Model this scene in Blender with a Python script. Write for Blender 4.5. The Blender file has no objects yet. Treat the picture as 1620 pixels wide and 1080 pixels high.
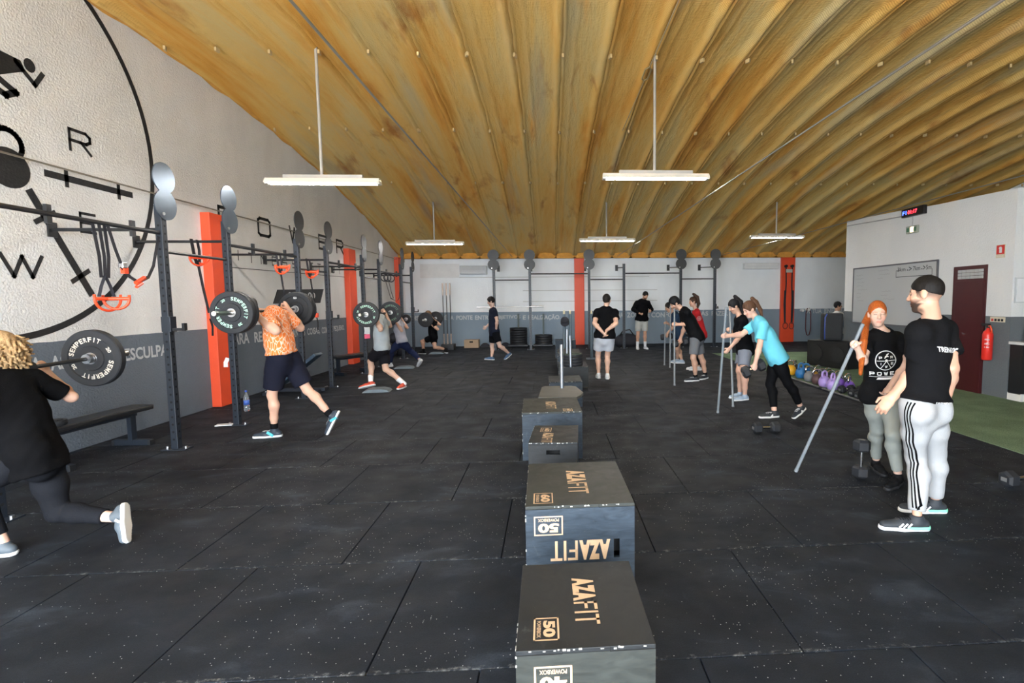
import bpy, bmesh, math, random
import numpy as np
from mathutils import Vector, Matrix
from mathutils.bvhtree import BVHTree
random.seed(7)
SC = bpy.context.scene
COL = SC.collection
PI = math.pi

# ------------------------------------------------------------------ camera
cam_d = bpy.data.cameras.new('camera')
cam_d.sensor_width = 36.0
cam_d.lens = 811.774 / 1620 * 36.0
cam_d.shift_x = -109.85 / 1620          # the photograph is a crop: principal point right of centre
cam_d.clip_start = 0.05
cam = bpy.data.objects.new('camera', cam_d)
COL.objects.link(cam)
_p, _y, _r = .0797, -.0598, -.0091
_F = Vector((-math.sin(_y) * math.cos(_p), math.cos(_y) * math.cos(_p), -math.sin(_p)))
_R = Vector((math.cos(_y), math.sin(_y), 0))
_U = _R.cross(_F)
_RX = _R * math.cos(_r) + _U * math.sin(_r)
_UP = -_R * math.sin(_r) + _U * math.cos(_r)
cam.matrix_world = Matrix(((_RX.x, _UP.x, -_F.x, 0), (_RX.y, _UP.y, -_F.y, 0), (_RX.z, _UP.z, -_F.z, 1.6418), (0, 0, 0, 1)))
SC.camera = cam

# ------------------------------------------------------------------ daylight and exposure
w = bpy.data.worlds.new('daylight')
SC.world = w
w.use_nodes = True
wn = w.node_tree
bg = wn.nodes['Background']
bg.inputs['Color'].default_value = (0.84, 0.92, 1.0, 1)
bg.inputs['Strength'].default_value = 15.0
SC.view_settings.view_transform = 'Standard'
SC.view_settings.look = 'None'
SC.view_settings.gamma = 1
SC.view_settings.use_curve_mapping = False
SC.view_settings.exposure = 1.05

def portal(loc, rot, sx, sy):
    l = bpy.data.lights.new('door_portal', 'AREA')
    l.shape = 'RECTANGLE'
    l.size, l.size_y = sx, sy
    l.cycles.is_portal = True
    o = bpy.data.objects.new('door_portal', l)
    o.location = loc
    o.rotation_euler = rot
    COL.objects.link(o)
portal((-1.75, -2.78, 1.83), (PI / 2, 0, 0), 6.9, 3.55)      # the open roller door behind the camera, on the left
sun = bpy.data.lights.new('sun', 'SUN')                            # high sun on the forecourt outside the doors; it never reaches the floor in view
sun.energy = 60.0
sun.angle = math.radians(.55)
sun.color = (1.0, .96, .90)
sun_o = bpy.data.objects.new('sun', sun)
sun_o.rotation_euler = (math.radians(-24), 0, 0)
sun_o.rotation_euler = (math.radians(24), 0, 0)
COL.objects.link(sun_o)

# ------------------------------------------------------------------ materials
MATS = {}
def rgb(c):
    return (c[0], c[1], c[2], 1)
def hexc(h):
    v = [int(h[i:i + 2], 16) / 255 for i in (0, 2, 4)]
    return tuple(x / 12.92 if x <= .04045 else ((x + .055) / 1.055) ** 2.4 for x in v)
def mat(name, col, rough=.5, metal=0.0, var=.12, vs=6.0, bump=0.0, bs=60.0, emit=0.0, spec=.5, alpha=None, trans=0.0):
    if name in MATS:
        return MATS[name]
    if isinstance(col, str):
        col = hexc(col)
    m = bpy.data.materials.new(name)
    m.use_nodes = True
    nt = m.node_tree
    b = nt.nodes['Principled BSDF']
    b.inputs['Roughness'].default_value = rough
    b.inputs['Metallic'].default_value = metal
    b.inputs['Specular IOR Level'].default_value = spec
    tc = nt.nodes.new('ShaderNodeTexCoord')
    if var > 0:
        n = nt.nodes.new('ShaderNodeTexNoise')
        n.inputs['Scale'].default_value = vs
        n.inputs['Detail'].default_value = 5
        nt.links.new(tc.outputs['Object'], n.inputs['Vector'])
        mx = nt.nodes.new('ShaderNodeMix')
        mx.data_type = 'RGBA'
        mx.inputs[6].default_value = rgb([c * (1 - var) for c in col])
        mx.inputs[7].default_value = rgb([min(1, c * (1 + var)) for c in col])
        nt.links.new(n.outputs['Fac'], mx.inputs[0])
        nt.links.new(mx.outputs[2], b.inputs['Base Color'])
    else:
        b.inputs['Base Color'].default_value = rgb(col)
    if bump > 0:
        n2 = nt.nodes.new('ShaderNodeTexNoise')
        n2.inputs['Scale'].default_value = bs
        n2.inputs['Detail'].default_value = 3
        nt.links.new(tc.outputs['Object'], n2.inputs['Vector'])
        bp = nt.nodes.new('ShaderNodeBump')
        bp.inputs['Strength'].default_value = bump
        bp.inputs['Distance'].default_value = .02
        nt.links.new(n2.outputs['Fac'], bp.inputs['Height'])
        nt.links.new(bp.outputs['Normal'], b.inputs['Normal'])
    if emit > 0:
        b.inputs['Emission Color'].default_value = rgb(col)
        b.inputs['Emission Strength'].default_value = emit
    if trans > 0:
        b.inputs['Transmission Weight'].default_value = trans
    MATS[name] = m
    return m

def nodes(m):
    nt = m.node_tree
    return nt, nt.nodes['Principled BSDF']
def ramp(nt, src, stops, interp='LINEAR'):
    r = nt.nodes.new('ShaderNodeValToRGB')
    r.color_ramp.interpolation = interp
    e = r.color_ramp.elements
    while len(e) < len(stops):
        e.new(.5)
    for i, (p, c) in enumerate(stops):
        e[i].position = p
        e[i].color = rgb(c) if not isinstance(c, (int, float)) else (c, c, c, 1)
    nt.links.new(src, r.inputs['Fac'])
    return r.outputs['Color']
def noise(nt, vec, scale, detail=4, rough=.5, dist=0):
    n = nt.nodes.new('ShaderNodeTexNoise')
    n.inputs['Scale'].default_value = scale
    n.inputs['Detail'].default_value = detail
    n.inputs['Roughness'].default_value = rough
    n.inputs['Distortion'].default_value = dist
    nt.links.new(vec, n.inputs['Vector'])
    return n.outputs['Fac']
def geo_pos(nt, scale=(1, 1, 1)):
    g = nt.nodes.new('ShaderNodeNewGeometry')
    mp = nt.nodes.new('ShaderNodeMapping')
    mp.inputs['Scale'].default_value = scale
    nt.links.new(g.outputs['Position'], mp.inputs['Vector'])
    return mp.outputs['Vector']
def mixc(nt, fac, a, b, mode='MIX'):
    mx = nt.nodes.new('ShaderNodeMix')
    mx.data_type = 'RGBA'
    mx.blend_type = mode
    for sock, v in ((mx.inputs[0], fac), (mx.inputs[6], a), (mx.inputs[7], b)):
        if isinstance(v, (int, float)):
            sock.default_value = v
        elif isinstance(v, tuple):
            sock.default_value = rgb(v)
        else:
            nt.links.new(v, sock)
    return mx.outputs[2]
def math_n(nt, op, a, b=0.0, c=None):
    n = nt.nodes.new('ShaderNodeMath')
    n.operation = op
    for i, v in enumerate((a, b) if c is None else (a, b, c)):
        if isinstance(v, (int, float)):
            n.inputs[i].default_value = v
        else:
            nt.links.new(v, n.inputs[i])
    return n.outputs[0]
def bump_to(nt, b, h, strength, dist=.02):
    bp = nt.nodes.new('ShaderNodeBump')
    bp.inputs['Strength'].default_value = strength
    bp.inputs['Distance'].default_value = dist
    nt.links.new(h, bp.inputs['Height'])
    nt.links.new(bp.outputs['Normal'], b.inputs['Normal'])

def m_rubber():
    m = mat('rubber_tile', (.02, .02, .02), .8, var=0, spec=.25)
    nt, b = nodes(m)
    pos = geo_pos(nt)
    dust = ramp(nt, noise(nt, geo_pos(nt, (1.0, 1.9, 1)), 1.6, 8, .62, .6), [(.38, (.0050, .0070, .0112)), (.56, (.0086, .0118, .0182)), (.74, (.030, .039, .055))])
    fine = ramp(nt, noise(nt, pos, 140, 2), [(.3, .75), (.75, 1.3)])
    c = mixc(nt, 1.0, dust, fine, 'MULTIPLY')
    v = nt.nodes.new('ShaderNodeTexVoronoi')
    v.inputs['Scale'].default_value = 62
    nt.links.new(pos, v.inputs['Vector'])
    near = math_n(nt, 'LESS_THAN', v.outputs['Distance'], .15)
    sep = nt.nodes.new('ShaderNodeSeparateColor')
    nt.links.new(v.outputs['Color'], sep.inputs[0])
    clus = ramp(nt, noise(nt, pos, 1.1, 3), [(.38, .0), (.70, .34)])
    keep = math_n(nt, 'LESS_THAN', sep.outputs[0], clus)
    f = math_n(nt, 'MULTIPLY', near, keep)
    sp = nt.nodes.new('ShaderNodeSeparateXYZ')
    nt.links.new(pos, sp.inputs[0])
    fr = math_n(nt, 'FRACT', math_n(nt, 'ADD', sp.outputs['Y'], -2.2 + 50))
    seam = math_n(nt, 'LESS_THAN', math_n(nt, 'ABSOLUTE', math_n(nt, 'SUBTRACT', fr, .012)), .014)
    sd = math_n(nt, 'MULTIPLY', seam, ramp(nt, noise(nt, pos, 26, 5, .7), [(.52, .0), (.68, .8)]))
    c = mixc(nt, sd, c, (.12, .125, .125))
    c = mixc(nt, f, c, (.42, .43, .42))
    nt.links.new(c, b.inputs['Base Color'])
    r = ramp(nt, noise(nt, pos, 3.0, 5), [(.3, .62), (.7, .85)])
    nt.links.new(r, b.inputs['Roughness'])
    bump_to(nt, b, noise(nt, pos, 220, 2), .25, .004)
    return m
def m_wall(name, zsplit, low, high, bs=34, bst=.55, stain=.10, lift=0.0):
    m = mat(name, (.6, .6, .6), .85, var=0, spec=.25)
    nt, b = nodes(m)
    pos = geo_pos(nt)
    sp = nt.nodes.new('ShaderNodeSeparateXYZ')
    nt.links.new(pos, sp.inputs[0])
    wob = math_n(nt, 'MULTIPLY_ADD', noise(nt, pos, 5, 2), .012, sp.outputs['Z'])
    f = math_n(nt, 'GREATER_THAN', wob, zsplit + .006)
    st = ramp(nt, noise(nt, geo_pos(nt, (1, 1, .55)), 1.3, 7, .6), [(.35, 1 - stain), (.65, 1.0)])
    hi = mixc(nt, 1.0, high, st, 'MULTIPLY')
    lo = mixc(nt, 1.0, low, st, 'MULTIPLY')
    nt.links.new(mixc(nt, f, lo, hi), b.inputs['Base Color'])
    bump_to(nt, b, noise(nt, pos, bs, 3, .6), bst, .012)
    return m
def m_foam():
    m = mat('ceiling_foam', (.5, .35, .12), .85, var=0, spec=.25)
    nt, b = nodes(m)
    streak = noise(nt, geo_pos(nt, (1.35, .16, .25)), 1.0, 6, .62, .4)
    c = ramp(nt, streak, [(.26, (.40, .16, .025)), (.38, (.64, .32, .06)), (.49, (.68, .43, .13)), (.60, (.62, .46, .19)), (.74, (.78, .36, .055))])
    blot = ramp(nt, noise(nt, geo_pos(nt, (1.9, .45, .5)), 1.1, 5, .6, .5), [(.58, .0), (.74, .85)])
    c = mixc(nt, blot, c, (.33, .12, .022))
    grey = ramp(nt, noise(nt, geo_pos(nt, (2.6, .22, .3)), .8, 4, .5), [(.56, .0), (.68, .55)])
    c = mixc(nt, grey, c, (.42, .39, .26))
    nt.links.new(c, b.inputs['Base Color'])
    a = noise(nt, geo_pos(nt, (6, 1, 1)), 3, 5, .6)
    wv = nt.nodes.new('ShaderNodeTexWave')
    wv.bands_direction = 'Y'
    wv.inputs['Scale'].default_value = 9
    wv.inputs['Distortion'].default_value = 1.5
    nt.links.new(geo_pos(nt), wv.inputs['Vector'])
    h = math_n(nt, 'MULTIPLY_ADD', wv.outputs['Fac'], .10, a)
    bump_to(nt, b, h, .36, .05)
    return m
def m_turf():
    m = mat('green_turf', (.05, .1, .03), .95, var=0, spec=.1)
    nt, b = nodes(m)
    pos = geo_pos(nt)
    c = ramp(nt, noise(nt, pos, 90, 3), [(.3, (.105, .165, .095)), (.7, (.235, .330, .215))])
    d = ramp(nt, noise(nt, pos, 2.0, 4), [(.35, .8), (.7, 1.15)])
    nt.links.new(mixc(nt, 1.0, c, d, 'MULTIPLY'), b.inputs['Base Color'])
    bump_to(nt, b, noise(nt, pos, 160, 2), .9, .01)
    return m
def m_ply(name, base, dark):
    m = mat(name, base, .55, var=0, spec=.28)
    nt, b = nodes(m)
    tc = nt.nodes.new('ShaderNodeTexCoord')
    mp = nt.nodes.new('ShaderNodeMapping')
    mp.inputs['Scale'].default_value = (5, 5, 22)
    nt.links.new(tc.outputs['Object'], mp.inputs['Vector'])
    g = noise(nt, mp.outputs['Vector'], 1.5, 6, .6, 1.2)
    c = ramp(nt, g, [(.3, dark), (.7, base)])
    sc = ramp(nt, noise(nt, tc.outputs['Object'], 9, 8, .75, .8), [(.62, .0), (.80, .55)])
    c = mixc(nt, sc, c, (.16, .16, .155))
    nt.links.new(c, b.inputs['Base Color'])
    r = ramp(nt, g, [(.3, .45), (.7, .65)])
    nt.links.new(r, b.inputs['Roughness'])
    return m
def m_attr(name, rough=.6, bump=0.0, bs=80, spec=.4, sss=0.0):
    m = mat(name, (.5, .5, .5), rough, var=0, spec=spec)
    nt, b = nodes(m)
    a = nt.nodes.new('ShaderNodeAttribute')
    a.attribute_name = 'Col'
    nt.links.new(a.outputs['Color'], b.inputs['Base Color'])
    if sss:
        b.inputs['Subsurface Weight'].default_value = sss
        b.inputs['Subsurface Radius'].default_value = (.03, .012, .006)
        b.inputs['Subsurface Scale'].default_value = .3
    if bump:
        tc = nt.nodes.new('ShaderNodeTexCoord')
        bump_to(nt, b, noise(nt, tc.outputs['Object'], bs, 3), bump, .006)
    return m

# ------------------------------------------------------------------ mesh helpers
class MB:
    def __init__(s):
        s.v = []
        s.f = []
    def add(s, vs, fs):
        o = len(s.v)
        s.v += [tuple(v) for v in vs]
        s.f += [tuple(i + o for i in f) for f in fs]
        return s
    def box(s, c, size, rz=0.0, M=None, bev=0.0):
        x, y, z = [d / 2 for d in size]
        if bev > 0:
            bm = bmesh.new()
            bmesh.ops.create_cube(bm, size=1)
            bmesh.ops.scale(bm, vec=size, verts=bm.verts)
            bmesh.ops.bevel(bm, geom=bm.edges[:] + bm.verts[:], offset=bev, segments=2, affect='EDGES', profile=.6)
            vs = [v.co.copy() for v in bm.verts]
            bm.verts.index_update()
            fs = [tuple(v.index for v in f.verts) for f in bm.faces]
            bm.free()
        else:
            vs = [Vector((a * x, b * y, d * z)) for a in (-1, 1) for b in (-1, 1) for d in (-1, 1)]
            fs = [(0, 1, 3, 2), (4, 6, 7, 5), (0, 4, 5, 1), (2, 3, 7, 6), (0, 2, 6, 4), (1, 5, 7, 3)]
        if M is not None:
            vs = [M @ v for v in vs]
        elif rz:
            ca, sa = math.cos(rz), math.sin(rz)
            vs = [Vector((v.x * ca - v.y * sa, v.x * sa + v.y * ca, v.z)) for v in vs]
        c = Vector(c)
        return s.add([v + c for v in vs], fs)
    def cyl(s, a, b, r, n=12, r2=None, cap=True):
        a, b = Vector(a), Vector(b)
        r2 = r if r2 is None else r2
        d = (b - a).normalized()
        u = d.orthogonal().normalized()
        w_ = d.cross(u)
        vs, fs = [], []
        for k in range(n):
            t = 2 * PI * k / n
            q = u * math.cos(t) + w_ * math.sin(t)
            vs += [a + q * r, b + q * r2]
        for k in range(n):
            j = (k + 1) % n
            fs.append((2 * k, 2 * j, 2 * j + 1, 2 * k + 1))
        if cap:
            fs.append(tuple(2 * k for k in range(n))[::-1])
            fs.append(tuple(2 * k + 1 for k in range(n)))
        return s.add(vs, fs)
    def tube(s, pts, r, n=8, closed=False, rs=None):
        pts = [Vector(p) for p in pts]
        m = len(pts)
        vs, fs = [], []
        u = None
        for i in range(m):
            if closed:
                d = pts[(i + 1) % m] - pts[i - 1]
            else:
                d = pts[min(i + 1, m - 1)] - pts[max(i - 1, 0)]
            d.normalize()
            u = d.orthogonal() if u is None else (u - d * u.dot(d))
            u.normalize()
            w_ = d.cross(u)
            rr = rs[i] if rs else r
            for k in range(n):
                t = 2 * PI * k / n
                vs.append(pts[i] + (u * math.cos(t) + w_ * math.sin(t)) * rr)
        for i in range(m if closed else m - 1):
            j = (i + 1) % m
            for k in range(n):
                l = (k + 1) % n
                fs.append((i * n + k, i * n + l, j * n + l, j * n + k))
        if not closed:
            fs.append(tuple(range(n))[::-1])
            fs.append(tuple((m - 1) * n + k for k in range(n)))
        return s.add(vs, fs)
    def ribbon(s, pts, wdir, width, th):
        pts = [Vector(p) for p in pts]
        wd = Vector(wdir).normalized()
        vs, fs = [], []
        m = len(pts)
        for i, p in enumerate(pts):
            d = (pts[min(i + 1, m - 1)] - pts[max(i - 1, 0)]).normalized()
            a = (wd - d * wd.dot(d)).normalized()
            nn = d.cross(a)
            for q in (a * width + nn * th, -a * width + nn * th, -a * width - nn * th, a * width - nn * th):
                vs.append(p + q / 2)
        for i in range(m - 1):
            for k in range(4):
                l = (k + 1) % 4
                fs.append((i * 4 + k, i * 4 + l, i * 4 + 4 + l, i * 4 + 4 + k))
        fs += [(3, 2, 1, 0), tuple((m - 1) * 4 + k for k in range(4))]
        return s.add(vs, fs)
    def lathe(s, prof, n=32, M=None, close=True):
        # prof: (r, h) around local Z
        m = len(prof)
        vs, fs = [], []
        for k in range(n):
            t = 2 * PI * k / n
            for r, h in prof:
                v = Vector((r * math.cos(t), r * math.sin(t), h))
                vs.append(M @ v if M is not None else v)
        for k in range(n):
            j = (k + 1) % n
            for i in range(m if close else m - 1):
                l = (i + 1) % m
                fs.append((k * m + i, j * m + i, j * m + l, k * m + l))
        return s.add(vs, fs)
    def prism(s, poly, fn, t):
        """poly: 2D points; fn(u, v, d) -> 3D point at depth d; extruded 0..t"""
        n = len(poly)
        vs = [fn(u, v, 0) for u, v in poly] + [fn(u, v, t) for u, v in poly]
        fs = [tuple(range(n))[::-1], tuple(range(n, 2 * n))]
        for k in range(n):
            j = (k + 1) % n
            fs.append((k, j, n + j, n + k))
        return s.add(vs, fs)
    def build(s, name, m, parent=None, smooth=False, fix=True):
        me = bpy.data.meshes.new(name)
        off = wloc(parent)
        me.from_pydata([(v[0] - off[0], v[1] - off[1], v[2] - off[2]) for v in s.v], [], s.f)
        if fix:
            bm = bmesh.new()
            bm.from_mesh(me)
            bmesh.ops.recalc_face_normals(bm, faces=bm.faces)
            bm.to_mesh(me)
            bm.free()
        return link(name, me, m, parent, smooth)
def wloc(p):
    o = Vector((0, 0, 0))
    while p is not None:
        o += Vector(p.location)
        p = p.parent
    return o
def link(name, me, m, parent=None, smooth=False):
    if m is not None:
        me.materials.clear()
        me.materials.append(m)
    if smooth:
        if smooth is True:
            me.polygons.foreach_set('use_smooth', [True] * len(me.polygons))
        else:
            try:
                me.set_sharp_from_angle(angle=smooth)
            except Exception:
                pass
            me.polygons.foreach_set('use_smooth', [True] * len(me.polygons))
    o = bpy.data.objects.new(name, me)
    COL.objects.link(o)
    if parent is not None:
        o.parent = parent
    return o
def tag(o, label, cat, group=None):
    o['label'] = label
    o['category'] = cat
    if group:
        o['group'] = group
    return o
def thing(name, label, cat, loc=(0, 0, 0), rz=0.0, group=None):
    o = bpy.data.objects.new(name, None)
    o.empty_display_size = .1
    o.location = loc
    o.rotation_euler = (0, 0, rz)
    COL.objects.link(o)
    return tag(o, label, cat, group)
def struct(o):
    o['kind'] = 'structure'
    return o
KIDS = {}
def copy_tree(o, parent=None):
    c = o.copy()
    COL.objects.link(c)
    c.parent = parent
    for ch in [x for x in bpy.data.objects if x.parent == o]:
        copy_tree(ch, c)
    return c
SM = math.radians(40)

# flat lettering
TXT = {}
def text_geo(s, size=1.0, bold=0.0, sp=1.0):
    k = (s, bold, sp)
    if k not in TXT:
        cu = bpy.data.curves.new('t', 'FONT')
        cu.body = s
        cu.size = 1.0
        cu.offset = bold
        cu.space_character = sp
        cu.resolution_u = 3
        o = bpy.data.objects.new('t', cu)
        COL.objects.link(o)
        bpy.context.view_layer.update()
        dg = bpy.context.evaluated_depsgraph_get()
        me = o.evaluated_get(dg).to_mesh()
        vs = [(v.co.x, v.co.y) for v in me.vertices]
        fs = [tuple(p.vertices) for p in me.polygons]
        o.evaluated_get(dg).to_mesh_clear()
        bpy.data.objects.remove(o)
        bpy.data.curves.remove(cu)
        if vs:
            x0, x1 = min(v[0] for v in vs), max(v[0] for v in vs)
            y0, y1 = min(v[1] for v in vs), max(v[1] for v in vs)
        else:
            x0 = x1 = y0 = y1 = 0
        TXT[k] = (vs, fs, x0, x1, y0, y1)
    return TXT[k]
def text_fit(mb, s, fn, u0, u1, v0, v1, bold=.0, sp=1.0, cuts=0):
    """letters stretched into the box u0..u1, v0..v1 ; fn(u, v) -> 3D"""
    vs, fs, x0, x1, y0, y1 = text_geo(s, 1, bold, sp)
    q = [fn(u0 + (u1 - u0) * (x - x0) / max(x1 - x0, 1e-6), v0 + (v1 - v0) * (y - y0) / max(y1 - y0, 1e-6)) for x, y in vs]
    mb.add(q, fs)
def strokes(mb, segs, fn, wd):
    """stroke letters: list of polylines in 2D, drawn as bars of width wd; fn(u,v)->3D"""
    for pl in segs:
        for (a, b), (c, d) in zip(pl[:-1], pl[1:]):
            L = math.hypot(c - a, d - b)
            if L < 1e-6:
                continue
            ux, uy = (c - a) / L, (d - b) / L
            nx, ny = -uy * wd / 2, ux * wd / 2
            e = wd / 2 * .98
            p = [(a - ux * e + nx, b - uy * e + ny), (a - ux * e - nx, b - uy * e - ny), (c + ux * e - nx, d + uy * e - ny), (c + ux * e + nx, d + uy * e + ny)]
            mb.add([fn(*t) for t in p], [(0, 1, 2, 3)])

# ================================================================== SETTING
XL, YB, XR, YF = -5.4, 19.1, 12.6, -2.9
ZC = np.polyfit([-3, 0, 3, 6.5, 8, 9.2, 10.1, 11.4, 12.9, 14.4, 16.3, 19.1], [3.4, 4.45, 4.95, 5.14, 5.2, 5.16, 5.08, 4.93, 4.71, 4.41, 3.95, 3.24], 4)
def zc(Y):
    return float(np.polyval(ZC, Y))
RUB = m_rubber()
WHITE_L = m_wall('painted_stucco', 1.25, (.140, .165, .198), (.79, .79, .785), 42, 1.0, .10)
WHITE_B = m_wall('painted_block', 1.25, (.215, .275, .335), (.84, .88, .91), 26, .35, .07)
WHITE_R = m_wall('painted_stucco_office', 1.32, (.135, .150, .160), (.74, .75, .75), 34, .7, .05)
RED = mat('red_paint', (.74, .075, .022), .5, var=.08, vs=3, bump=.15, bs=40)
BLK = mat('black_steel', (.014, .015, .017), .45, var=.2, vs=8)
NAVY = mat('blue_black_steel', (.013, .018, .027), .42, var=.15, vs=8)
HOLE = mat('hole_black', (.004, .004, .004), .9, var=0)
INK = mat('black_wall_paint', (.014, .014, .015), .75, var=.3, vs=14, bump=.4, bs=34)
LETTER = mat('faded_white_paint', (.50, .53, .55), .85, var=.3, vs=18)
STEEL = mat('bright_steel', (.55, .55, .56), .28, 1.0, var=.1)
CHROME = mat('chrome', (.75, .75, .76), .16, 1.0, var=0)
GALV = mat('grey_pvc', (.19, .215, .235), .35, var=.08, vs=10)
ORANGE = mat('orange_red_plastic', (.82, .075, .020), .4, var=.05)
STRAP = mat('black_webbing', (.018, .018, .026), .8, var=.15, bump=.3, bs=120)
WOOD = mat('bare_wood', (.55, .40, .25), .7, var=.2, vs=20)

# floor: a base slab carries the rubber tiles, each a piece of its own
fl = MB().box((3.6, 8.0, -.06), (18.2, 22.4, .08)).build('floor', mat('floor_screed', (.012, .012, .013), .9))
struct(fl)
def tile_mesh(w_, d):
    mb = MB()
    mb.box((0, 0, 0), (w_, d, .02), bev=.003)
    me = bpy.data.meshes.new('rubber_tile')
    me.from_pydata([tuple(v) for v in mb.v], [], mb.f)
    me.materials.append(RUB)
    return me
TM = {}
for k in range(-2, 17):
    y0, y1 = 2.2 + k, min(3.2 + k, YB)
    off = -.841 if k % 2 == 0 else -1.337
    x = off - 6
    while x < 4.91:
        a, b_ = max(x, XL), min(x + 1, 4.91)
        x += 1
        if b_ - a < .06 or y1 - y0 < .05:
            continue
        key = (round(b_ - a, 3), round(y1 - y0, 3))
        if key not in TM:
            TM[key] = tile_mesh(key[0] - .007, key[1] - .006)
        o = bpy.data.objects.new('rubber_tile', TM[key])
        o.location = ((a + b_) / 2, (y0 + y1) / 2, -.01 + random.uniform(-.0012, .0004))
        COL.objects.link(o)
        o.parent = fl
MB().box((8.75, 17.25, -.011), (7.66, 3.7, .02)).build('rubber_mat', RUB, fl)
tf = MB().box((8.76, 6.15, -.009), (7.68, 18.4, .022)).build('turf_strip', m_turf(), fl)

# left wall follows the roof arch
mb = MB()
ys = [YF - .2 + i * .5 for i in range(int((YB + .4 - YF) / .5) + 2)]
poly = [(y, zc(y) + .16) for y in ys] + [(ys[-1], -.1), (ys[0], -.1)]
mb.prism(poly, lambda u, v, d: (XL - d, u, v), .25)
wl = struct(mb.build('wall_left', WHITE_L))
wb = struct(MB().box((3.6, YB + .12, 1.6), (18.2, .24, 3.4)).build('wall_back', WHITE_B))
mb = MB()
mb.prism([(y, zc(y) + .16) for y in ys] + [(ys[-1], -.1), (ys[0], -.1)], lambda u, v, d: (XR + d, u, v), .2)
struct(mb.build('wall_right', WHITE_B))
mb = MB()
mb.box((-5.45, YF - .1, 1.8), (.5, .2, 3.8)).box((7.2, YF - .1, 1.8), (11.0, .2, 3.8)).box((3.6, YF - .1, 3.72), (18.2, .2, .16))
struct(mb.build('wall_front', WHITE_B))
# pavement outside the open doors bounces daylight in
struct(MB().box((3.6, -9.5, -.12), (26, 13.0, .1)).build('floor_pavement', mat('pale_pavement', (.42, .41, .39), .9, bump=.2)))

# office block that stands in the room on the right
ob = MB()
ob.prism([(7.73, -.1), (7.73, 3.33), (8.6, 3.36), (9.4, 3.38), (10.6, 3.45), (11.6, 3.49), (12.375, 3.52), (12.375, -.1)], lambda u, v, d: (7.3 + d, u, v), 3.0)
wo = struct(ob.build('wall_office', WHITE_R))

# block courses of the back wall: shallow joints show as long bed joints
for z in (2.52, 2.02, 1.62):
    MB().box((-.1 if z > 2.3 else 1.5, YB - .004, z), (7.6 if z > 2.3 else 5.0, .012, .022)).build('bed_joint', mat('pale_mortar', (.50, .51, .51), .9), wb)
for cx, cw in ((1.08, .36), (8.98, .52)):
    struct(MB().box((cx, YB - .05, 1.62), (cw, .12, 3.24), bev=.008).build('trim_column', RED))
for ya, yb, zt in ((8.42, 8.79, 3.06), (13.95, 14.42, 3.06), (18.35, 18.8, 3.2)):
    struct(MB().box((XL + .065, (ya + yb) / 2, zt / 2), (.15, yb - ya, zt), bev=.008).build('trim_column', RED))

# ------------------------------------------------------------------ arched ceiling of spray-foamed steel panels
FOAM = m_foam()
PW = .684
ceil = thing('ceiling', 'ochre spray-foamed arched ceiling of ribbed panels', 'ceiling')
for k_ in ('label', 'category'):
    del ceil[k_]
ceil['kind'] = 'structure'
prof = []
for i in range(29):
    u = -1 + 2 * i / 28
    a = abs(u)
    z = .075 * (1 - a ** 2.2) + .03 * (a > .985)
    z -= .052 * max(0, math.cos((u - .80) / .17 * PI / 2)) ** .8 if abs(u - .80) < .17 else 0
    z -= .022 * math.exp(-((u + .93) / .05) ** 2) + .012 * math.exp(-((u + .45) / .06) ** 2)
    prof.append((u * PW / 2 * 1.012, z))
yy = [YF + i * .30 for i in range(int((YB + .25 - YF) / .30) + 2)]
vs, fs = [], []
for j, y in enumerate(yy):
    for x, z in prof:
        vs.append((x + .007 * math.sin(y * 5 + x * 9), y, zc(y) + z + .006 * math.sin(y * 7.3 + x * 20)))
n = len(prof)
for j in range(len(yy) - 1):
    for i in range(n - 1):
        fs.append((j * n + i, j * n + i + 1, (j + 1) * n + i + 1, (j + 1) * n + i))
pm = bpy.data.meshes.new('roof_panel')
pm.from_pydata(vs, [], fs)
pm.materials.append(FOAM)
pm.polygons.foreach_set('use_smooth', [True] * len(pm.polygons))
CLIP = mat('clip_wood', (.50, .36, .17), .7)
cm = MB().box((0, 0, 0), (.030, .075, .055), bev=.004)
cme = bpy.data.meshes.new('roof_clip')
cme.from_pydata([tuple(v) for v in cm.v], [], cm.f)
cme.materials.append(CLIP)
FILL = mat('orange_foam_fill', (.62, .30, .055), .9, var=.35, vs=7, bump=.9, bs=22)
for k in range(-8, 21):
    xs = .22 + PW * k
    if xs > XR + .95:
        break
    o = bpy.data.objects.new('roof_panel', pm)
    o.location = (xs - PW / 2, 0, 0)
    COL.objects.link(o)
    o.parent = ceil
    for yc in (5.2, 7.72, 10.45, 13.2):
        c = bpy.data.objects.new('roof_clip', cme)
        c.location = (xs + .01, yc + random.uniform(-.05, .05), zc(yc) - .055)
        c.rotation_euler = (0, 0, random.uniform(-.6, .6))
        COL.objects.link(c)
        c.parent = ceil
    # foam plug that closes the corrugation at the back wall
    mb = MB()
    cx = xs - PW / 2
    rr = random.uniform(.24, .31)
    pl = [(cx - .40, 3.18), (cx - .34, 3.27)]
    for i in range(11):
        t = PI - PI * i / 10
        pl.append((cx + rr * math.cos(t), 3.28 + (.26 + random.uniform(-.02, .02)) * math.sin(t)))
    pl += [(cx + .34, 3.27), (cx + .40, 3.18)]
    mb.prism(pl, lambda u, v, d: (u, 18.93 - d, v), .10)
    mb.build('foam_plug', FILL, ceil)
# the foam lip over the left wall
pts = [(XL + .02 + .015 * math.sin(y * 9), y, zc(y) + .045 + .02 * math.sin(y * 6.1)) for y in [2 + i * .35 for i in range(49)]]
MB().tube(pts, .05, 7).build('foam_lip', FILL, ceil, True)

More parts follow.
